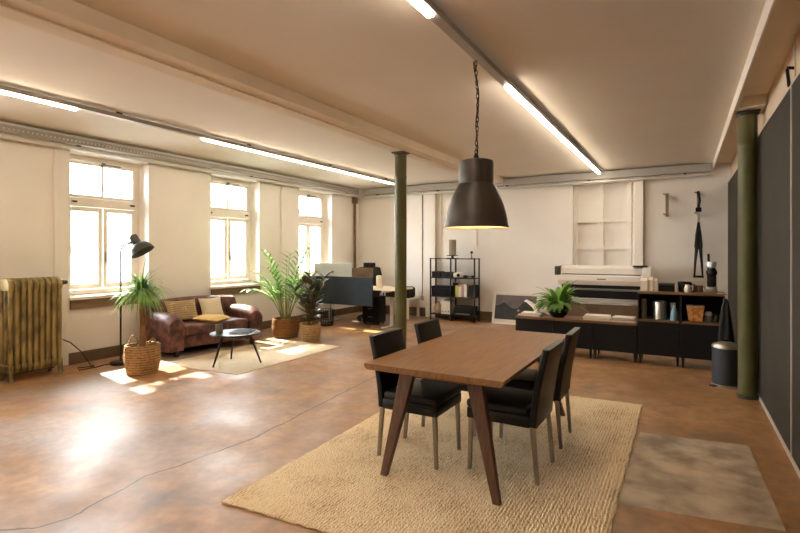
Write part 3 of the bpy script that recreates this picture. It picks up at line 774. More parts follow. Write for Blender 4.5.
# ------------------------------------------------------------------ desk corner
DX0, DX1, DY0, DY1 = -6.95, -4.8, 8.16, 8.92
t = thing('desk', 'pale work desk with slate blue privacy screen by the third window', 'desk', (0, 0, 0))
t.location = ((DX0+DX1)/2, (DY0+DY1)/2, 0); ox, oy = t.location.x, t.location.y
B().box(DX0-ox, DX1-ox, DY0-oy, DY1-oy, .745, .775, .004).done('desktop', 'cream', t)
for s, x in ((0, DX0+.3), (1, DX1-.28)):
    B().box(x-.03-ox, x+.03-ox, -.03, .03, .03, .744, .003).box(x-.035-ox, x+.035-ox, -.36, .36, 0, .03, .005).box(x-.03-ox, x+.03-ox, -.3, .3, .7, .744).done('leg', 'silver', t)
B().box(DX0-ox, -5.28-ox, DY0-oy-.04, DY0-oy-.002, .43, 1.0, .006).done('privacy_screen', 'bluescreen', t)
B().box(DX1-.4-ox, DX1-.1-ox, -.05, .2, .6, .744).done('cable_box', 'darkiron', t)
def monitor(label, x, y, rz, w, h, z0, m):
    t = thing('monitor', label, 'monitor', (x, y, .775), rz)
    B().box(-w/2, w/2, -.012, .012, z0, z0+h, .008).box(-w*.3, w*.3, -.03, -.01, z0+.08, z0+h-.08, .01).done('shell', m, t)
    B().box(-w/2+.012, w/2-.012, .012, .016, z0+.05, z0+h-.012).done('screen', 'screen', t)
    B().hexa([(-.1, -.1, .006), (.1, -.1, .006), (.1, .1, .006), (-.1, .1, .006)], [(-.1, -.1, 0.012), (.1, -.1, .012), (.1, .1, .012), (-.1, .1, .012)]).box(-.07, .07, -.06, -.045, .01, z0+.2).box(-.07, .07, -.06, -.012, z0+.15, z0+.2).done('stand', m, t)
    return t
m1 = monitor('large silver monitor seen from behind above the blue desk screen', -6.5, 8.46, .42, .82, .46, .03, 'silver')
B().lathe([(0, 0), (.026, 0), (.026, .003), (0, .003)], 16, M.Translation((0, -.032, .3)) @ M.Rotation(PI/2, 4, 'X')).done('badge', 'grey', m1)
monitor('smaller dark monitor beside the silver one, in front of jacket', -5.8, 8.55, .3, .46, .33, .06, 'base')
t = thing('desk_lamp_body', 'cream cylinder standing on the right end of the desk', 'canister', (-5.3, 8.42, .775))
B().lathe([(0, 0), (.062, 0), (.065, .01), (.065, .23), (.058, .24), (0, .24)], 24).done('can', 'cream', t, True)
B().lathe([(0, .24), (.05, .24), (.05, .252), (0, .255)], 20).done('lid', 'white', t, True)
t.name = 'canister'
# office chair with jacket
def office_chair(label, loc, rz):
    t = thing('office_chair', label, 'chair', loc, rz)
    for k in range(5):
        a = 2*PI*k/5+.3
        B().tube([(0, 0, .11), (.18*math.cos(a), .18*math.sin(a), .1), (.31*math.cos(a), .31*math.sin(a), .065)], [.03, .022, .016], 8).done('base_arm', 'black', t, True)
        x, y_ = .31*math.cos(a), .31*math.sin(a)
        B().tube([(x-.022*math.sin(a), y_+.022*math.cos(a), .031), (x+.022*math.sin(a), y_-.022*math.cos(a), .031)], .031, 14).done('caster', 'blackplastic', t, True)
    B().tube([(0, 0, .09), (0, 0, .44)], [.03, .025], 12).done('gas_lift', 'black', t, True)
    B().box(-.24, .24, -.24, .24, .44, .53, .035, 3).done('seat', 'fabricdark', t, True)
    prof = [(-.27, .5), (-.3, .8), (-.32, 1.1), (-.29, 1.12), (-.25, 1.1), (-.24, .8), (-.21, .5)]
    B().prism(prof, -.23, .23, 'y', .02, 2).done('backrest', 'fabricdark', t, True)
    B().box(-.33, -.27, -.14, .14, 1.14, 1.26, .025, 3).box(-.305, -.285, -.02, .02, 1.08, 1.16).done('headrest', 'leather', t, True)
    B().tube([(-.2, 0, .47), (-.29, 0, .47), (-.3, 0, .6)], .02, 8).done('back_bracket', 'black', t, True)
    for s in (-1, 1):
        B().tube([(0, s*.25, .47), (0, s*.29, .5), (0, s*.29, .7)], .014, 8).box(-.14, .12, s*.29-.035, s*.29+.035, .7, .725, .01).done('armrest', 'blackplastic', t, True)
    return t
ch_loc = (-6.0, 9.16, 0)
office_chair('black office chair with headrest behind the desk screen', ch_loc, -.9)
CH = M.Translation(ch_loc) @ M.Rotation(-.9, 4, 'Z')
b = B(); t2 = bmesh.new(); rows = []
for k in range(15):
    q = k/14
    if q < .5: x, z = -.365, .56+(1.14-.56)*(q/.5)
    elif q < .6: x, z = -.365+.15*((q-.5)/.1), 1.15
    else: x, z = -.2, 1.14-.5*((q-.6)/.4)
    rows.append([t2.verts.new((x+.012*math.sin(5*u+3*q), u*(.27+.03*math.sin(q*9)), z+(.02*(1-u*u) if .45 < q < .62 else 0))) for u in [-1+2*j/10 for j in range(11)]])
for a_, c_ in zip(rows, rows[1:]):
    for j in range(10): t2.faces.new((a_[j], a_[j+1], c_[j+1], c_[j]))
b._merge(t2); o = b.done('jacket', 'fabricdark', None, True); o.matrix_world = CH
md = o.modifiers.new('thick', 'SOLIDIFY'); md.thickness = .012; md.offset = 1
tag(o, 'dark jacket hung over the back of the office chair', 'jacket')
# white side table with bag
t = thing('side_table', 'low white table against back wall behind the middle column', 'table', (-5.66, 9.9, 0))
B().box(-.36, .36, -.28, .28, .42, .46, .004).done('tabletop', 'white', t)
for x in (-.33, .33):
    for y_ in (-.25, .25): B().box(x-.025, x+.025, y_-.025, y_+.025, 0, .42).done('leg', 'white', t)
t = thing('bag', 'black bag lying on the low white table behind the column', 'bag', (-5.6, 9.86, .46))
B().box(-.28, .28, -.17, .17, 0, .25, .06, 3).done('bag_body', 'fabricdark', t, True)
B().tube([(-.12+.24*k/8, 0, .23+.09*math.sin(PI*k/8)) for k in range(9)], .012, 8).done('handle', 'fabricdark', t, True)
t = thing('drawer_unit', 'black drawer pedestal under the right end of the desk', 'drawers', (-5.62, 8.72, 0))
B().box(-.2, .2, -.14, .14, .04, .58, .005).done('carcass', 'blackwood', t)
for k in range(3): d_ = B().box(-.19, .19, -.155, -.141, .06+.17*k, .215+.17*k, .003).done('drawer', 'blackwood', t); B().box(-.05, .05, -.165, -.156, .15+.17*k, .165+.17*k).done('drawer_pull', 'grey', d_)
for x in (-.16, .16):
    for y_ in (-.1, .1): B().tube([(x, y_, 0), (x, y_, .04)], .02, 10).done('caster', 'black', t)
t = thing('waste_basket', 'dark wire waste basket standing on floor under the desk screen', 'basket', (-6.3, 8.0, 0))
b = B()
for k in range(18):
    a = 2*PI*k/18; b.tube([(.12*math.cos(a), .12*math.sin(a), .01), (.15*math.cos(a), .15*math.sin(a), .33)], .004, 5)
for k in range(6):
    z = .01+.064*k; r = .12+.03*z/.33; b.tube([(r*math.cos(2*PI*j/24), r*math.sin(2*PI*j/24), z) for j in range(24)], .005, 5, closed=True)
b.done('wire_mesh', 'black', t); B().lathe([(0, .004), (.12, .004), (.12, .012), (0, .012)], 24).done('bottom_plate', 'black', t)

# ------------------------------------------------------------------ bookshelf
SX0, SX1, SY0, SY1 = -4.88, -3.82, 9.85, 10.15
t = thing('shelf_unit', 'black metal open shelf unit against the back wall', 'shelf', ((SX0+SX1)/2, (SY0+SY1)/2, 0)); ox, oy = t.location.x, t.location.y
xm = -4.38-ox
for x in (SX0-ox+.012, xm, SX1-ox-.012):
    for y_ in (SY0-oy+.012, SY1-oy-.012):
        B().box(x-.013, x+.013, y_-.013, y_+.013, 0, 1.37).done('post', 'black', t)
LV = [.14, .53, .94, 1.36]
for z in LV: B().box(SX0-ox, SX1-ox, SY0-oy, SY1-oy, z-.018, z, .002).done('shelf_board', 'black', t)
ft = lambda z: z+.0005
def boxthing(name, label, cat, x, y_, z, w, d, h, m, lid=None, group=None, rz=0):
    t = thing(name, label, cat, (x, y_, z), rz, group)
    B().box(-w/2, w/2, -d/2, d/2, 0, h*.78 if lid else h, .006).done('box_body', m, t)
    if lid: B().box(-w/2-.004, w/2+.004, -d/2-.004, d/2+.004, h*.78, h, .005).done('lid', lid, t)
    return t
boxthing('storage_box', 'black box on upper left of the shelf unit, left one', 'box', -4.745, 10.0, LV[2], .2, .24, .13, 'blackwood', 'blackwood')
boxthing('storage_box', 'black box on upper shelf of the unit, beside the middle post', 'box', -4.515, 10.0, LV[2], .22, .24, .12, 'fabricdark', 'blackwood')
boxthing('storage_box', 'wide black box on the second shelf, left bay', 'box', -4.636, 10.0, LV[1], .42, .26, .22, 'blackwood', 'blackwood')
boxthing('storage_box', 'tall black box on second shelf, right end beside the books', 'box', -3.888, 10.0, LV[1], .13, .26, .26, 'blackwood', 'blackwood')
t = thing('projector', 'small white projector on the upper shelf, right bay', 'projector', (-4.238, 9.98, LV[2]))
B().box(-.1, .1, -.1, .1, .01, .11, .02, 3).done('case', 'paper', t, True); B().tube([(.03, -.1, .06), (.03, -.115, .06)], .035, 16).done('lens', 'screen', t, True)
t = thing('headphones', 'dark headphones lying at right end of the upper shelf', 'headphones', (-3.985, 9.97, LV[2]))
B().tube([(.09*math.cos(PI*k/10), .08*math.sin(PI*k/10), .03) for k in range(11)], .012, 8).done('band', 'blackplastic', t, True)
for s in (-1, 1): B().lathe([(0, 0), (.045, .005), (.045, .055), (0, .06)], 16, M.Translation((s*.09, -.02, 0))).done('ear_cup', 'blackplastic', t, True)
for k, (m, w, h, lab) in enumerate((('blackwood', .05, .3, 'tall black folder on second shelf beside the middle post'), ('yellowb', .06, .24, 'yellow book on the second shelf'), ('paper', .05, .22, 'white book right of the yellow one on second shelf'),
                                    ('pink', .05, .26, 'dusty pink book leaning on second shelf'), ('paper', .06, .27, 'pale book right of the pink one on second shelf'))):
    x = [-4.316, -4.252, -4.184, -4.116, -4.048][k]
    t = thing('book', lab, 'book', (x, 9.98, LV[1]), 0, 'books on the second shelf')
    B().box(-w/2+.004, w/2-.004, -.085, .085, .003, h-.004).done('pages', 'paper', t)
    B().box(-w/2, -w/2+.004, -.09, .09, 0, h).box(w/2-.004, w/2, -.09, .09, 0, h).box(-w/2, w/2, -.094, -.09, 0, h).done('cover', m, t)
tag(B().lathe([(0, 0), (.06, 0), (.1, .06), (.1, .13), (.05, .2), (.035, .23), (.045, .25), (.035, .25), (.03, .22), (0, .2)], 24).done('vase', 'kraft', None, True), 'round beige vase at left end of the lowest shelf', 'vase', None, (-4.745, 9.99, LV[0]))
for k in range(3):
    t = thing('binder', ['white binder on the lowest shelf, left one of three', 'white binder on the lowest shelf, middle one of three', 'white binder on lowest shelf, right one beside middle post'][k], 'binder', (-4.588+.075*k, 9.99, LV[0]), 0, 'binders on the lowest shelf')
    B().box(-.032, .032, -.12, .12, 0, .3-.01*k, .003).done('cover', 'paper', t); B().lathe([(0, 0), (.012, 0), (.012, .003), (0, .003)], 12, M.Translation((0, -.121, .06)) @ M.Rotation(PI/2, 4, 'X')).done('finger_hole', 'black', t)
t = thing('printer', 'flat black desktop printer on the lowest shelf, right bay', 'printer', (-4.082, 10.0, LV[0]))
B().box(-.22, .22, -.15, .15, 0, .19, .015, 3).done('case', 'blackplastic', t, True); B().box(-.16, .16, -.2, -.151, .02, .04).done('paper_tray', 'grey', t)
t = thing('speaker', 'grey fabric speaker on a black foot on top of shelf unit', 'speaker', (-4.393, 9.99, LV[3]))
B().box(-.11, .11, -.09, .09, .0, .012, .004).tube([(0, 0, .01), (0, 0, .06)], .03, 12).box(-.1, .1, -.085, .085, .05, .07, .004).done('stand', 'blackplastic', t)
B().lathe([(0, .07), (.075, .07), (.08, .08), (.08, .4), (.075, .41), (0, .41)], 28).done('speaker_body', 'greyfab', t, True)
t = thing('figurine', 'tiny dark figurine at right end on top of the shelf unit', 'figurine', (-3.946, 9.99, LV[3]))
B().tube([(0, 0, 0), (0, 0, .005), (0, 0, .06), (0, 0, .1)], [.025, .02, .008, .012], 10).done('figure_body', 'brasshook', t, True); B().lathe([(0, .1), (.025, .112), (.03, .13), (.02, .155), (0, .16)], 14).done('figure_head', 'black', t, True)

# ------------------------------------------------------------------ leaning picture
t = thing('framed_picture', 'white framed mountain print leaning against the back wall on the floor', 'picture', (-3.02, 10.0, 0)); t.rotation_euler.x = math.radians(-14)
W, H = .48, .68
b = B().box(-W, W, -.012, .012, 0, .035).box(-W, W, -.012, .012, H-.035, H).box(-W, -W+.035, -.012, .012, .035, H-.035).box(W-.035, W, -.012, .012, .035, H-.035)
b.done('frame', 'white', t)
B().box(-W+.034, W-.034, -.002, .008, .034, H-.034).done('mat', 'paper', t)
ix0, ix1, iz0, iz1 = -.43, .43, .1, .61
im = B().box(ix0, ix1, -.004, -.0025, iz0, iz1).done('print', 'artsky', t)
ridge = [(ix0, .37), (-.34, .4), (-.25, .455), (-.2, .43), (-.1, .36), (-.02, .33), (.06, .35), (.13, .43), (.2, .5), (.26, .53), (.33, .48), (ix1, .44)]
B().prism(ridge+[(ix1, iz0), (ix0, iz0)], -.0052, -.0042, 'y').done('mountain', 'artmount', im)
B().lathe([(0, 0), (.022, 0), (.022, .001), (0, .001)], 16, M.Translation((.07, -.0054, .3)) @ M.Rotation(PI/2, 4, 'X')).done('moon', 'artpale', im)

# ------------------------------------------------------------------ cabinets
CY0, CY1 = 7.35, 7.77
def cabinet(label, x0, x1, h, z0, openz=None, doors=1, group=None, wood=True):
    t = thing('cabinet', label, 'cabinet', ((x0+x1)/2, (CY0+CY1)/2, 0), 0, group); w = (x1-x0)/2-.0005; d = (CY1-CY0)/2; th = .016
    b_ = B().box(-w, -w+th, -d+.018, d, z0, h-.03).box(w-th, w, -d+.018, d, z0, h-.03).box(-w+th, w-th, -d+.018, d, z0, z0+th).box(-w+th, w-th, d-.012, d, z0+th, h-.03)
    b_.box(-w+th, w-th, -d+.018, d-.012, h-.046, h-.03)
    b_.done('carcass', 'blackwood', t)
    B().box(-w, w, -d-.004, d+.004, h-.03, h, .003).done('top', 'cabtop', t)
    dz1 = h-.034
    if openz:
        B().box(-w+th, w-th, -d, d-.012, openz-.025, openz, .002).done('shelf_board', 'cabtop', t); dz1 = openz-.028
    for k in range(doors):
        a = -w+.003+k*2*w/doors; c = a+2*w/doors-.006
        dr = B().box(a, c, -d, -d+.016, z0+.002, dz1, .002).done('door', 'blackwood', t)
        B().box(c-.05, c-.02, -d-.008, -d-.0005, dz1-.07, dz1-.055, .003).done('door_knob', 'blackplastic', dr)
    for x in (-w+.03, w-.03):
        for y_ in (-d+.05, d-.05):
            B().hexa([(x-.009, y_-.009, 0), (x+.009, y_-.009, 0), (x+.009, y_+.009, 0), (x-.009, y_+.009, 0)], [(x-.02, y_-.02, z0), (x+.02, y_-.02, z0), (x+.02, y_+.02, z0), (x-.02, y_+.02, z0)]).done('leg', 'black', t)
    return t
HL, HT, OZ = .535, .975, .6
cabinet('low black two-door cabinet holding the fern, left end of the sideboard row', -2.2, -1.1, HL, .13, None, 2)
cabinet('low black cabinet in the middle of the row, with stacked books on top', -1.1, -.535, HL, .13, None, 1)
cabinet('tall black cabinet with open shelf holding the steel kettle and blue bottle', -.53, -.03, HT, .13, OZ, 1)
cabinet('tall black cabinet with open shelf holding orange box, at right end', -.03, .47, HT, .13, OZ, 1)

# fern
t = thing('potted_fern', 'lush green fern in round dark glazed pot on low cabinet', 'plant', (-1.61, 7.54, HL))
B().lathe([(0, 0), (.08, 0), (.13, .05), (.15, .11), (.14, .17), (.12, .2), (.108, .2), (.12, .16), (.1, .06), (0, .03)], 32).done('pot', 'potblue', t, True)
B().lathe([(0, .18), (.118, .175), (.11, .14)], 20).done('soil', 'soil', t, True)
b = B(); random.seed(11)
for i in range(54):
    a = random.uniform(0, 2*PI); el = random.uniform(.35, 1.35); L = random.uniform(.3, .46); m = 12
    p = V((.05*math.cos(a), .05*math.sin(a), .18)); d = V((math.cos(a)*math.cos(el), math.sin(a)*math.cos(el), math.sin(el)))
    for k in range(m):
        p2 = p+d*(L/m); side = d.cross(V((0, 0, 1)))
        if side.length < .1: side = V((1, 0, 0))
        side.normalize(); wv = .062*math.sin(PI*(.15+.85*k/m))
        for s in (-1, 1):
            q = p.lerp(p2, .5); e = q+side*s*wv+d*.02+V((0, 0, .004))
            vs = [b.b.verts.new(x) for x in (p, q+d*.016, e, q-d*.014+side*s*wv*.4)]
            b.b.faces.new(vs)
        b.tube([p, p2], .0022, 4, cap=False); p = p2; d = (d+V((0, 0, -.13))).normalized()
b.done('fronds', 'leafD', t)
random.seed(3)
def flat_book(label, x, y_, z, w, d, h, m, rz, group):
    t = thing('book', label, 'book', (x, y_, z), rz, group)
    B().box(-w/2+.004, w/2-.006, -d/2+.005, d/2-.005, .004, h-.004).done('pages', 'paper', t)
    B().box(-w/2, w/2, -d/2, d/2, 0, .004).box(-w/2, w/2, -d/2, d/2, h-.004, h).box(-w/2, -w/2+.004, -d/2, d/2, .004, h-.004).done('cover', m, t)
g = 'books stacked on the low cabinets'
flat_book('large beige book at the bottom of stack right of the fern', -1.05, 7.53, HL, .38, .27, .024, 'kraft', .03, g)
flat_book('pale book second from bottom in the stack right of the fern', -1.06, 7.53, HL+.024, .35, .26, .022, 'cream', -.04, g)
flat_book('cream book on top of the stack right of the fern', -1.06, 7.54, HL+.046, .33, .24, .018, 'paper', .02, g)
flat_book('brown pink book at bottom of the stack beside tall cabinet', -.72, 7.52, HL, .32, .27, .028, 'pink', .05, g)
flat_book('grey book in the middle of stack beside tall cabinet', -.73, 7.53, HL+.028, .28, .23, .022, 'grey', .22, g)
flat_book('white magazine on top of the stack beside tall cabinet', -.71, 7.53, HL+.05, .27, .21, .014, 'paper', -.1, g)
flat_book('large beige book under white ornament at left end of the low cabinet', -2.0, 7.55, HL, .34, .28, .024, 'kraft', -.1, g)
flat_book('cream book directly under the white ornament', -1.99, 7.55, HL+.024, .3, .24, .022, 'paper', .06, g)
t = thing('ornament', 'white curved branch ornament on books at left end of low cabinet', 'ornament', (-2.02, 7.56, HL+.046))
B().tube([(-.1, 0, .16), (-.07, 0, .17), (-.02, 0, .14), (.04, 0, .1), (.08, 0, .06), (.09, 0, .0)], [.01, .022, .028, .034, .042, .05], 12).done('branch', 'white', t, True)
B().tube([(.05, 0, .09), (.1, 0, .13), (.13, .02, .18)], [.022, .016, .008], 8).done('twig', 'white', t, True)

# items on top of / in the tall cabinets
def carton(label, x, y_, w, d, h, m='paper'):
    t = thing('carton', label, 'carton', (x, y_, HT), 0, 'white cartons on the tall cabinet')
    B().box(-w/2, w/2, -d/2, d/2, 0, h*.8, .003).done('carton_body', m, t)
    B().hexa([(-w/2, -d/2, h*.8), (w/2, -d/2, h*.8), (w/2, d/2, h*.8), (-w/2, d/2, h*.8)], [(-w/2, -.004, h), (w/2, -.004, h), (w/2, .004, h), (-w/2, .004, h)]).done('gable', m, t)
    return t
carton('wide white carton at left end on top of tall cabinet', -.46, 7.5, .085, .12, .17)
carton('tall pale carton second from left on top of tall cabinet', -.385, 7.52, .06, .1, .19, 'cream')
carton('narrow white carton just left of the black box on tall cabinet', -.315, 7.5, .04, .09, .17)
boxthing('tea_box', 'low black box on top of tall cabinet right of the cartons', 'box', -.19, 7.5, HT, .19, .16, .11, 'blackwood', 'darkiron')
t = thing('pot', 'black pot on top of the tall cabinet behind the white figure', 'pot', (.02, 7.56, HT)); B().lathe([(0, 0), (.07, 0), (.078, .02), (.082, .125), (.074, .13), (.068, .03), (0, .02)], 28).done('pot_body', 'blackplastic', t, True)
B().tube([(.08, 0, .1), (.11, 0, .1), (.11, 0, .05), (.08, 0, .04)], .008, 8).done('handle', 'blackplastic', t, True)
t = thing('milk_jug', 'small white jug standing in front of the black pot', 'jug', (.05, 7.43, HT)); B().lathe([(0, 0), (.035, 0), (.042, .03), (.034, .07), (.026, .085), (.03, .1), (.024, .1), (.028, .07), (.03, .02), (0, .01)], 22).done('jug_body', 'white', t, True); B().tube([(.03, 0, .085), (.06, 0, .075), (.058, 0, .035), (.036, 0, .025)], .006, 8).done('handle', 'white', t, True)
for x, lab, r in ((.135, 'left brown stoneware cup on top of tall cabinet', .034), (.2, 'right brown stoneware cup beside the coffee grinder', .026)):
    t = thing('cup', lab, 'cup', (x, 7.5, HT), 0, 'brown cups'); B().lathe([(0, 0), (r*.8, 0), (r, .02), (r, .09), (r-.005, .09), (r-.006, .02), (0, .01)], 22).done('cup_body', 'cupbrown', t, True)
    B().tube([(r-.003, 0, .075), (r+.02, 0, .07), (r+.02, 0, .03), (r-.003, 0, .025)], .005, 8).done('handle', 'cupbrown', t, True)
t = thing('coffee_grinder', 'tall black and silver coffee grinder at right end of tall cabinet', 'coffee grinder', (.32, 7.52, HT))
B().box(-.06, .06, -.07, .07, 0, .08, .012).done('foot', 'steel', t, True); B().box(-.05, .05, -.04, .06, .08, .22, .012).done('motor_housing', 'blackplastic', t, True)
B().lathe([(0, .22), (.05, .22), (.062, .25), (.062, .27), (.04, .32), (0, .32)], 22).done('grinding_head', 'blackplastic', t, True); B().lathe([(.02, .31), (.05, .33), (.055, .38), (.05, .4), (0, .4)], 22).done('hopper', 'silver', t, True); B().tube([(-.03, 0, .3), (-.035, 0, .5)], .014, 10).done('bean_tube', 'blackplastic', t, True)
t = thing('jar', 'patterned grey glass jar at left end inside the tall cabinet shelf', 'jar', (-.465, 7.5, OZ)); B().lathe([(0, 0), (.04, 0), (.044, .03), (.036, .08), (.044, .14), (.036, .2), (.04, .24), (0, .24)], 20).done('jar_body', 'concrete', t, True); B().lathe([(0, .24), (.035, .24), (.035, .26), (0, .265)], 18).done('lid', 'kraft', t, True)
t = thing('kettle', 'brushed steel canister kettle on the open shelf of left tall cabinet', 'kettle', (-.27, 7.52, OZ)); B().lathe([(0, 0), (.085, 0), (.085, .22), (.08, .235), (.03, .25), (0, .25)], 32).done('kettle_body', 'steel', t, True); B().lathe([(0, .25), (.02, .25), (.024, .27), (0, .28)], 14).done('lid_knob', 'blackplastic', t, True); B().tube([(.083, 0, .2), (.13, 0, .2), (.135, 0, .06), (.083, 0, .04)], .012, 8).done('handle', 'blackplastic', t, True)
t = thing('spray_bottle', 'pale blue spray bottle on the open shelf beside the kettle', 'bottle', (-.1, 7.42, OZ)); B().lathe([(0, 0), (.042, 0), (.046, .01), (.042, .1), (.03, .15), (.018, .18), (.018, .2), (0, .2)], 24).done('bottle_body', 'blue', t, True); B().box(-.045, .02, -.014, .014, .2, .235, .006).box(-.04, -.028, -.006, .006, .16, .2).done('spray_head', 'grey', t)
t = thing('tea_crate', 'orange patterned box on the open shelf of right tall cabinet', 'box', (.14, 7.49, OZ))
B().hexa([(-.075, -.07, 0), (.075, -.07, 0), (.075, .07, 0), (-.075, .07, 0)], [(-.1, -.085, .19), (.1, -.085, .19), (.1, .085, .19), (-.1, .085, .19)], .006).done('box_body', 'orange', t); B().box(-.1, .1, -.086, .086, .19, .205, .003).done('rim', 'kraft', t)
t = thing('sugar_jar', 'small white jar on the shelf right of the orange box', 'jar', (.285, 7.5, OZ)); B().lathe([(0, 0), (.045, 0), (.05, .02), (.045, .08), (0, .08)], 22).done('jar_body', 'grey', t, True); B().lathe([(0, .08), (.04, .08), (.045, .1), (.03, .13), (0, .135)], 20).done('lid', 'paper', t, True)
for x, lab in ((.365, 'left dark drinking glass at the end of the cabinet shelf'), (.425, 'right dark drinking glass at the end of cabinet shelf')):
    tag(B().lathe([(0, 0), (.022, 0), (.027, .1), (.023, .1), (.019, .01), (0, .008)], 18).done('drinking_glass', 'darkiron', None, True), lab, 'glass', 'glasses on the cabinet shelf', (x, 7.48, OZ))
# hanging apron
t = thing('apron', 'dark grey apron hanging from hook on the side of tall cabinet', 'apron', (.45, 7.2, 0))
b = B(); t2 = bmesh.new(); rows = []
for k in range(11):
    q = k/10; z = .93-.5*q; r = .018+.07*q**.7
    rows.append([t2.verts.new(((r*(1+.22*math.sin(5*a+q*2)))*math.cos(a)*.85, (r*(1+.22*math.sin(5*a+q*2)))*math.sin(a)*1.3, z+(.03*math.sin(3*a) if k == 10 else 0))) for a in [2*PI*j/40 for j in range(40)]])
for a_, c_ in zip(rows, rows[1:]):
    for j in range(40): t2.faces.new((a_[j], c_[j], c_[(j+1) % 40], a_[(j+1) % 40]))
t2.faces.new(rows[0]); t2.faces.new(rows[-1][::-1])
b._merge(t2); b.done('cloth', 'fabricdark', t, True)
B().tube([(0, 0, .92), (0, 0, .96), (0, .05, .965), (0, .145, .955)], .006, 6).done('hanging_loop', 'steel', t, True)
# pedal bin
t = thing('pedal_bin', 'slate grey pedal bin with domed steel lid beside the right column', 'bin', (.425, 6.62, 0))
B().lathe([(0, .02), (.14, .02), (.142, .03), (.142, .43), (0, .43)], 36).done('bin_body', 'bin', t, True); B().lathe([(0, 0), (.145, 0), (.147, .008), (.145, .03), (0, .03)], 36).done('base_ring', 'steel', t, True)
B().lathe([(.145, .43), (.147, .445), (.135, .465), (.09, .485), (0, .495), (0, .43)], 36).done('lid', 'steel', t, True); B().box(-.03, .03, -.2, -.14, .006, .018, .004, T=M.Rotation(-.9, 4, 'Z')).done('pedal', 'blackplastic', t)

# ------------------------------------------------------------------ plotter
t = thing('wide_format_printer', 'white large format printer on a black stand in front of wall niche', 'printer', (-1.3, 9.75, 0))
hw = .74
b = B().prism([(-.2, .9), (-.24, .98), (-.24, 1.06), (-.16, 1.12), (.25, 1.14), (.25, .9)], -hw, hw, 'x', .006); b.done('printer_body', 'printer', t)
B().prism([(-.21, 1.1), (-.2, 1.2), (-.1, 1.24), (.22, 1.24), (.24, 1.13), (-.14, 1.13)], -hw+.04, hw-.02, 'x', .01).done('top_cover', 'printer', t)
B().box(-hw-.06, -hw+.05, -.23, .23, 1.07, 1.235, .012).done('end_cap', 'lampgrey', t, True); B().box(hw-.05, hw+.09, -.24, .24, .9, 1.235, .015).done('end_cap', 'printer', t, True)
B().box(hw-.2, hw+.03, -.26, -.1, 1.236, 1.26, .005).done('control_panel', 'blackplastic', t)
B().box(-hw+.08, hw-.08, -.215, -.1, 1.085, 1.1).done('feed_slot', 'screen', t); B().box(-.05, .1, -.2425, -.238, 1.0, 1.02).done('badge', 'grey', t)
B().box(-hw+.06, hw-.02, -.18, .2, .66, .9).done('media_bay', 'blackplastic', t); B().tube([(-hw+.08, -.2, .82), (hw-.04, -.2, .82)], .02, 10).done('guide_rod', 'grey', t)
B().box(-hw+.04, hw, -.26, -.16, .58, .65, .006).done('catch_bar', 'tray', t)
B().prism([(-.28, .3), (-.3, .56), (-.28, .56), (-.26, .32), (.1, .3), (.1, .28)], -hw+.05, hw-.02, 'x').done('catch_basket', 'base', t)
for s in (-1, 1): B().box(s*.66-.035, s*.66+.035, -.05, .05, .06, .9, .004).box(s*.66-.035, s*.66+.035, -.34, .3, .03, .08, .006).done('stand_leg', 'black', t); [B().tube([(s*.66-.015, y_, .02), (s*.66+.015, y_, .02)], .02, 10).done('caster', 'blackplastic', t) for y_ in (-.3, .26)]

# ------------------------------------------------------------------ wall brackets and straps
def bracket(x, label):
    t = thing('wall_bracket', label, 'bracket', (x, YB, 2.35), 0, 'wall brackets right of the niche')
    B().box(-.025, .025, -.17, -.14, -.21, .21, .005).done('upright', 'brasshook', t)
    for z in (-.18, .18): B().box(-.02, .02, -.14, -.001, z-.02, z+.02, .004).tube([(0, -.18, z), (-.06, -.2, z+.02)], .012, 8).done('arm', 'brasshook', t)
    return t
bracket(-.25, 'bare beige wall bracket high on the back wall'); bracket(.235, 'wall bracket with the black straps hanging from it')
t = thing('strap_bundle', 'bundle of black straps hanging from the right wall bracket', 'straps', (.235, YB-.22, 0))
B().tube([(-.01, 0, 2.56), (.02, -.01, 2.4), (0, 0, 2.28)], .022, 8).done('upper_strap', 'fabricdark', t, True)
B().box(-.045, .045, -.02, .02, 2.2, 2.28, .008).done('buckle', 'blackplastic', t); B().box(-.02, .02, -.012, .012, 2.02, 2.2, .004).done('steel_clip', 'steel', t)
for s in (-1, 1):
    B().tube([(0, 0, 2.02), (s*.022, 0, 1.8), (s*.034, 0, 1.6), (s*.03, 0, 1.55), (s*.05, 0, 1.3), (s*.06, 0, 1.08)], [.018, .026, .03, .026, .018, .014], 8).done('strap', 'fabricdark', t, True)
B().tube([(-.08, 0, 1.07), (.08, 0, 1.07)], .02, 8).done('handle_bar', 'fabricdark', t, True); B().box(-.05, .05, -.02, .02, 1.55, 1.75, .01).done('pad', 'fabricdark', t)

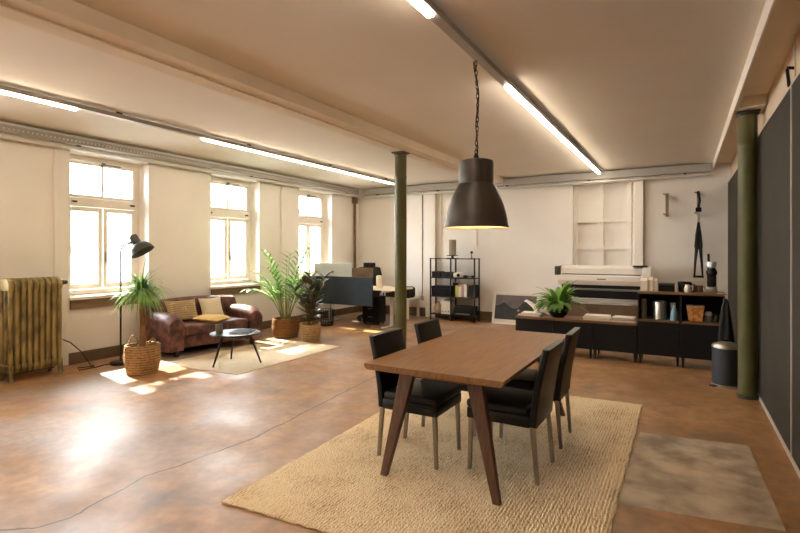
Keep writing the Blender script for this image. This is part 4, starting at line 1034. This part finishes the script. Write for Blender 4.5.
# ------------------------------------------------------------------ outside
struct(B().box(-70, -7.6, -30, 60, -4.2, -4).done('ground_outside', 'street'))
def building(label, x, y0, y1, z1, wins, roof):
    t = thing('building', label, 'building', (x, (y0+y1)/2, -4)); h = (y1-y0)/2
    B().box(-8, 0, -h, h, 0, z1+4).done('facade', 'facade', t)
    B().prism([(-h-.3, z1+4), (h+.3, z1+4), (h*.5, z1+4+roof), (-h*.5, z1+4+roof)], -8.3, .3, 'x').done('roof', 'roof', t)
    for (yy, zz) in wins:
        w = B().box(.0, .06, yy-.55, yy+.55, zz, zz+1.7).done('window', 'white', t)
        B().box(.06, .08, yy-.46, yy+.46, zz+.09, zz+1.61).done('pane', 'facwin', w)
building('pale house across the street seen through the second and third window', -21, 13, 30, 3.6, [(-6, 4.6), (-3, 4.6), (0, 4.6), (3, 4.6), (6, 4.6), (-6, 2), (-3, 2), (0, 2), (3, 2), (6, 2)], .6)
building('low pale house across the street seen through the first window', -24, 4, 12, 1.4, [(-3, 3.0), (0, 3.0), (3, 3.0)], 1.6)

# ------------------------------------------------------------------ light
w = bpy.data.worlds.new('World'); sc.world = w; w.use_nodes = True
nt = w.node_tree; bg = nt.nodes['Background']; bg.inputs[0].default_value = (.92, .965, 1.0, 1); bg.inputs[1].default_value = 9.0
sun = bpy.data.lights.new('sun', 'SUN'); sun.energy = 8; sun.color = (1, .9, .76); sun.angle = .012
so = bpy.data.objects.new('sun', sun); COL.objects.link(so)
sd = V((1, -.2, -1.12)).normalized()
so.rotation_euler = sd.to_track_quat('-Z', 'Y').to_euler()

# ------------------------------------------------------------------ camera
cam = bpy.data.cameras.new('camera'); co = bpy.data.objects.new('camera', cam); COL.objects.link(co)
cam.sensor_fit = 'HORIZONTAL'; cam.sensor_width = 36; cam.lens = 36*494/800; cam.shift_y = -14.5/800; cam.clip_start = .05; cam.clip_end = 300
co.location = (0, 0, 1.5); co.rotation_euler = (PI/2, 0, math.atan((683-400)/494.))
sc.camera = co
sc.view_settings.view_transform = 'Standard'; sc.view_settings.look = 'None'; sc.view_settings.gamma = 1; sc.view_settings.exposure = 1.92
sc.view_settings.use_curve_mapping = False
cy = sc.cycles
cy.use_denoising = True; cy.max_bounces = 10; cy.diffuse_bounces = 6; cy.glossy_bounces = 4; cy.transparent_max_bounces = 12
cy.sample_clamp_indirect = 8; cy.caustics_reflective = False; cy.caustics_refractive = False
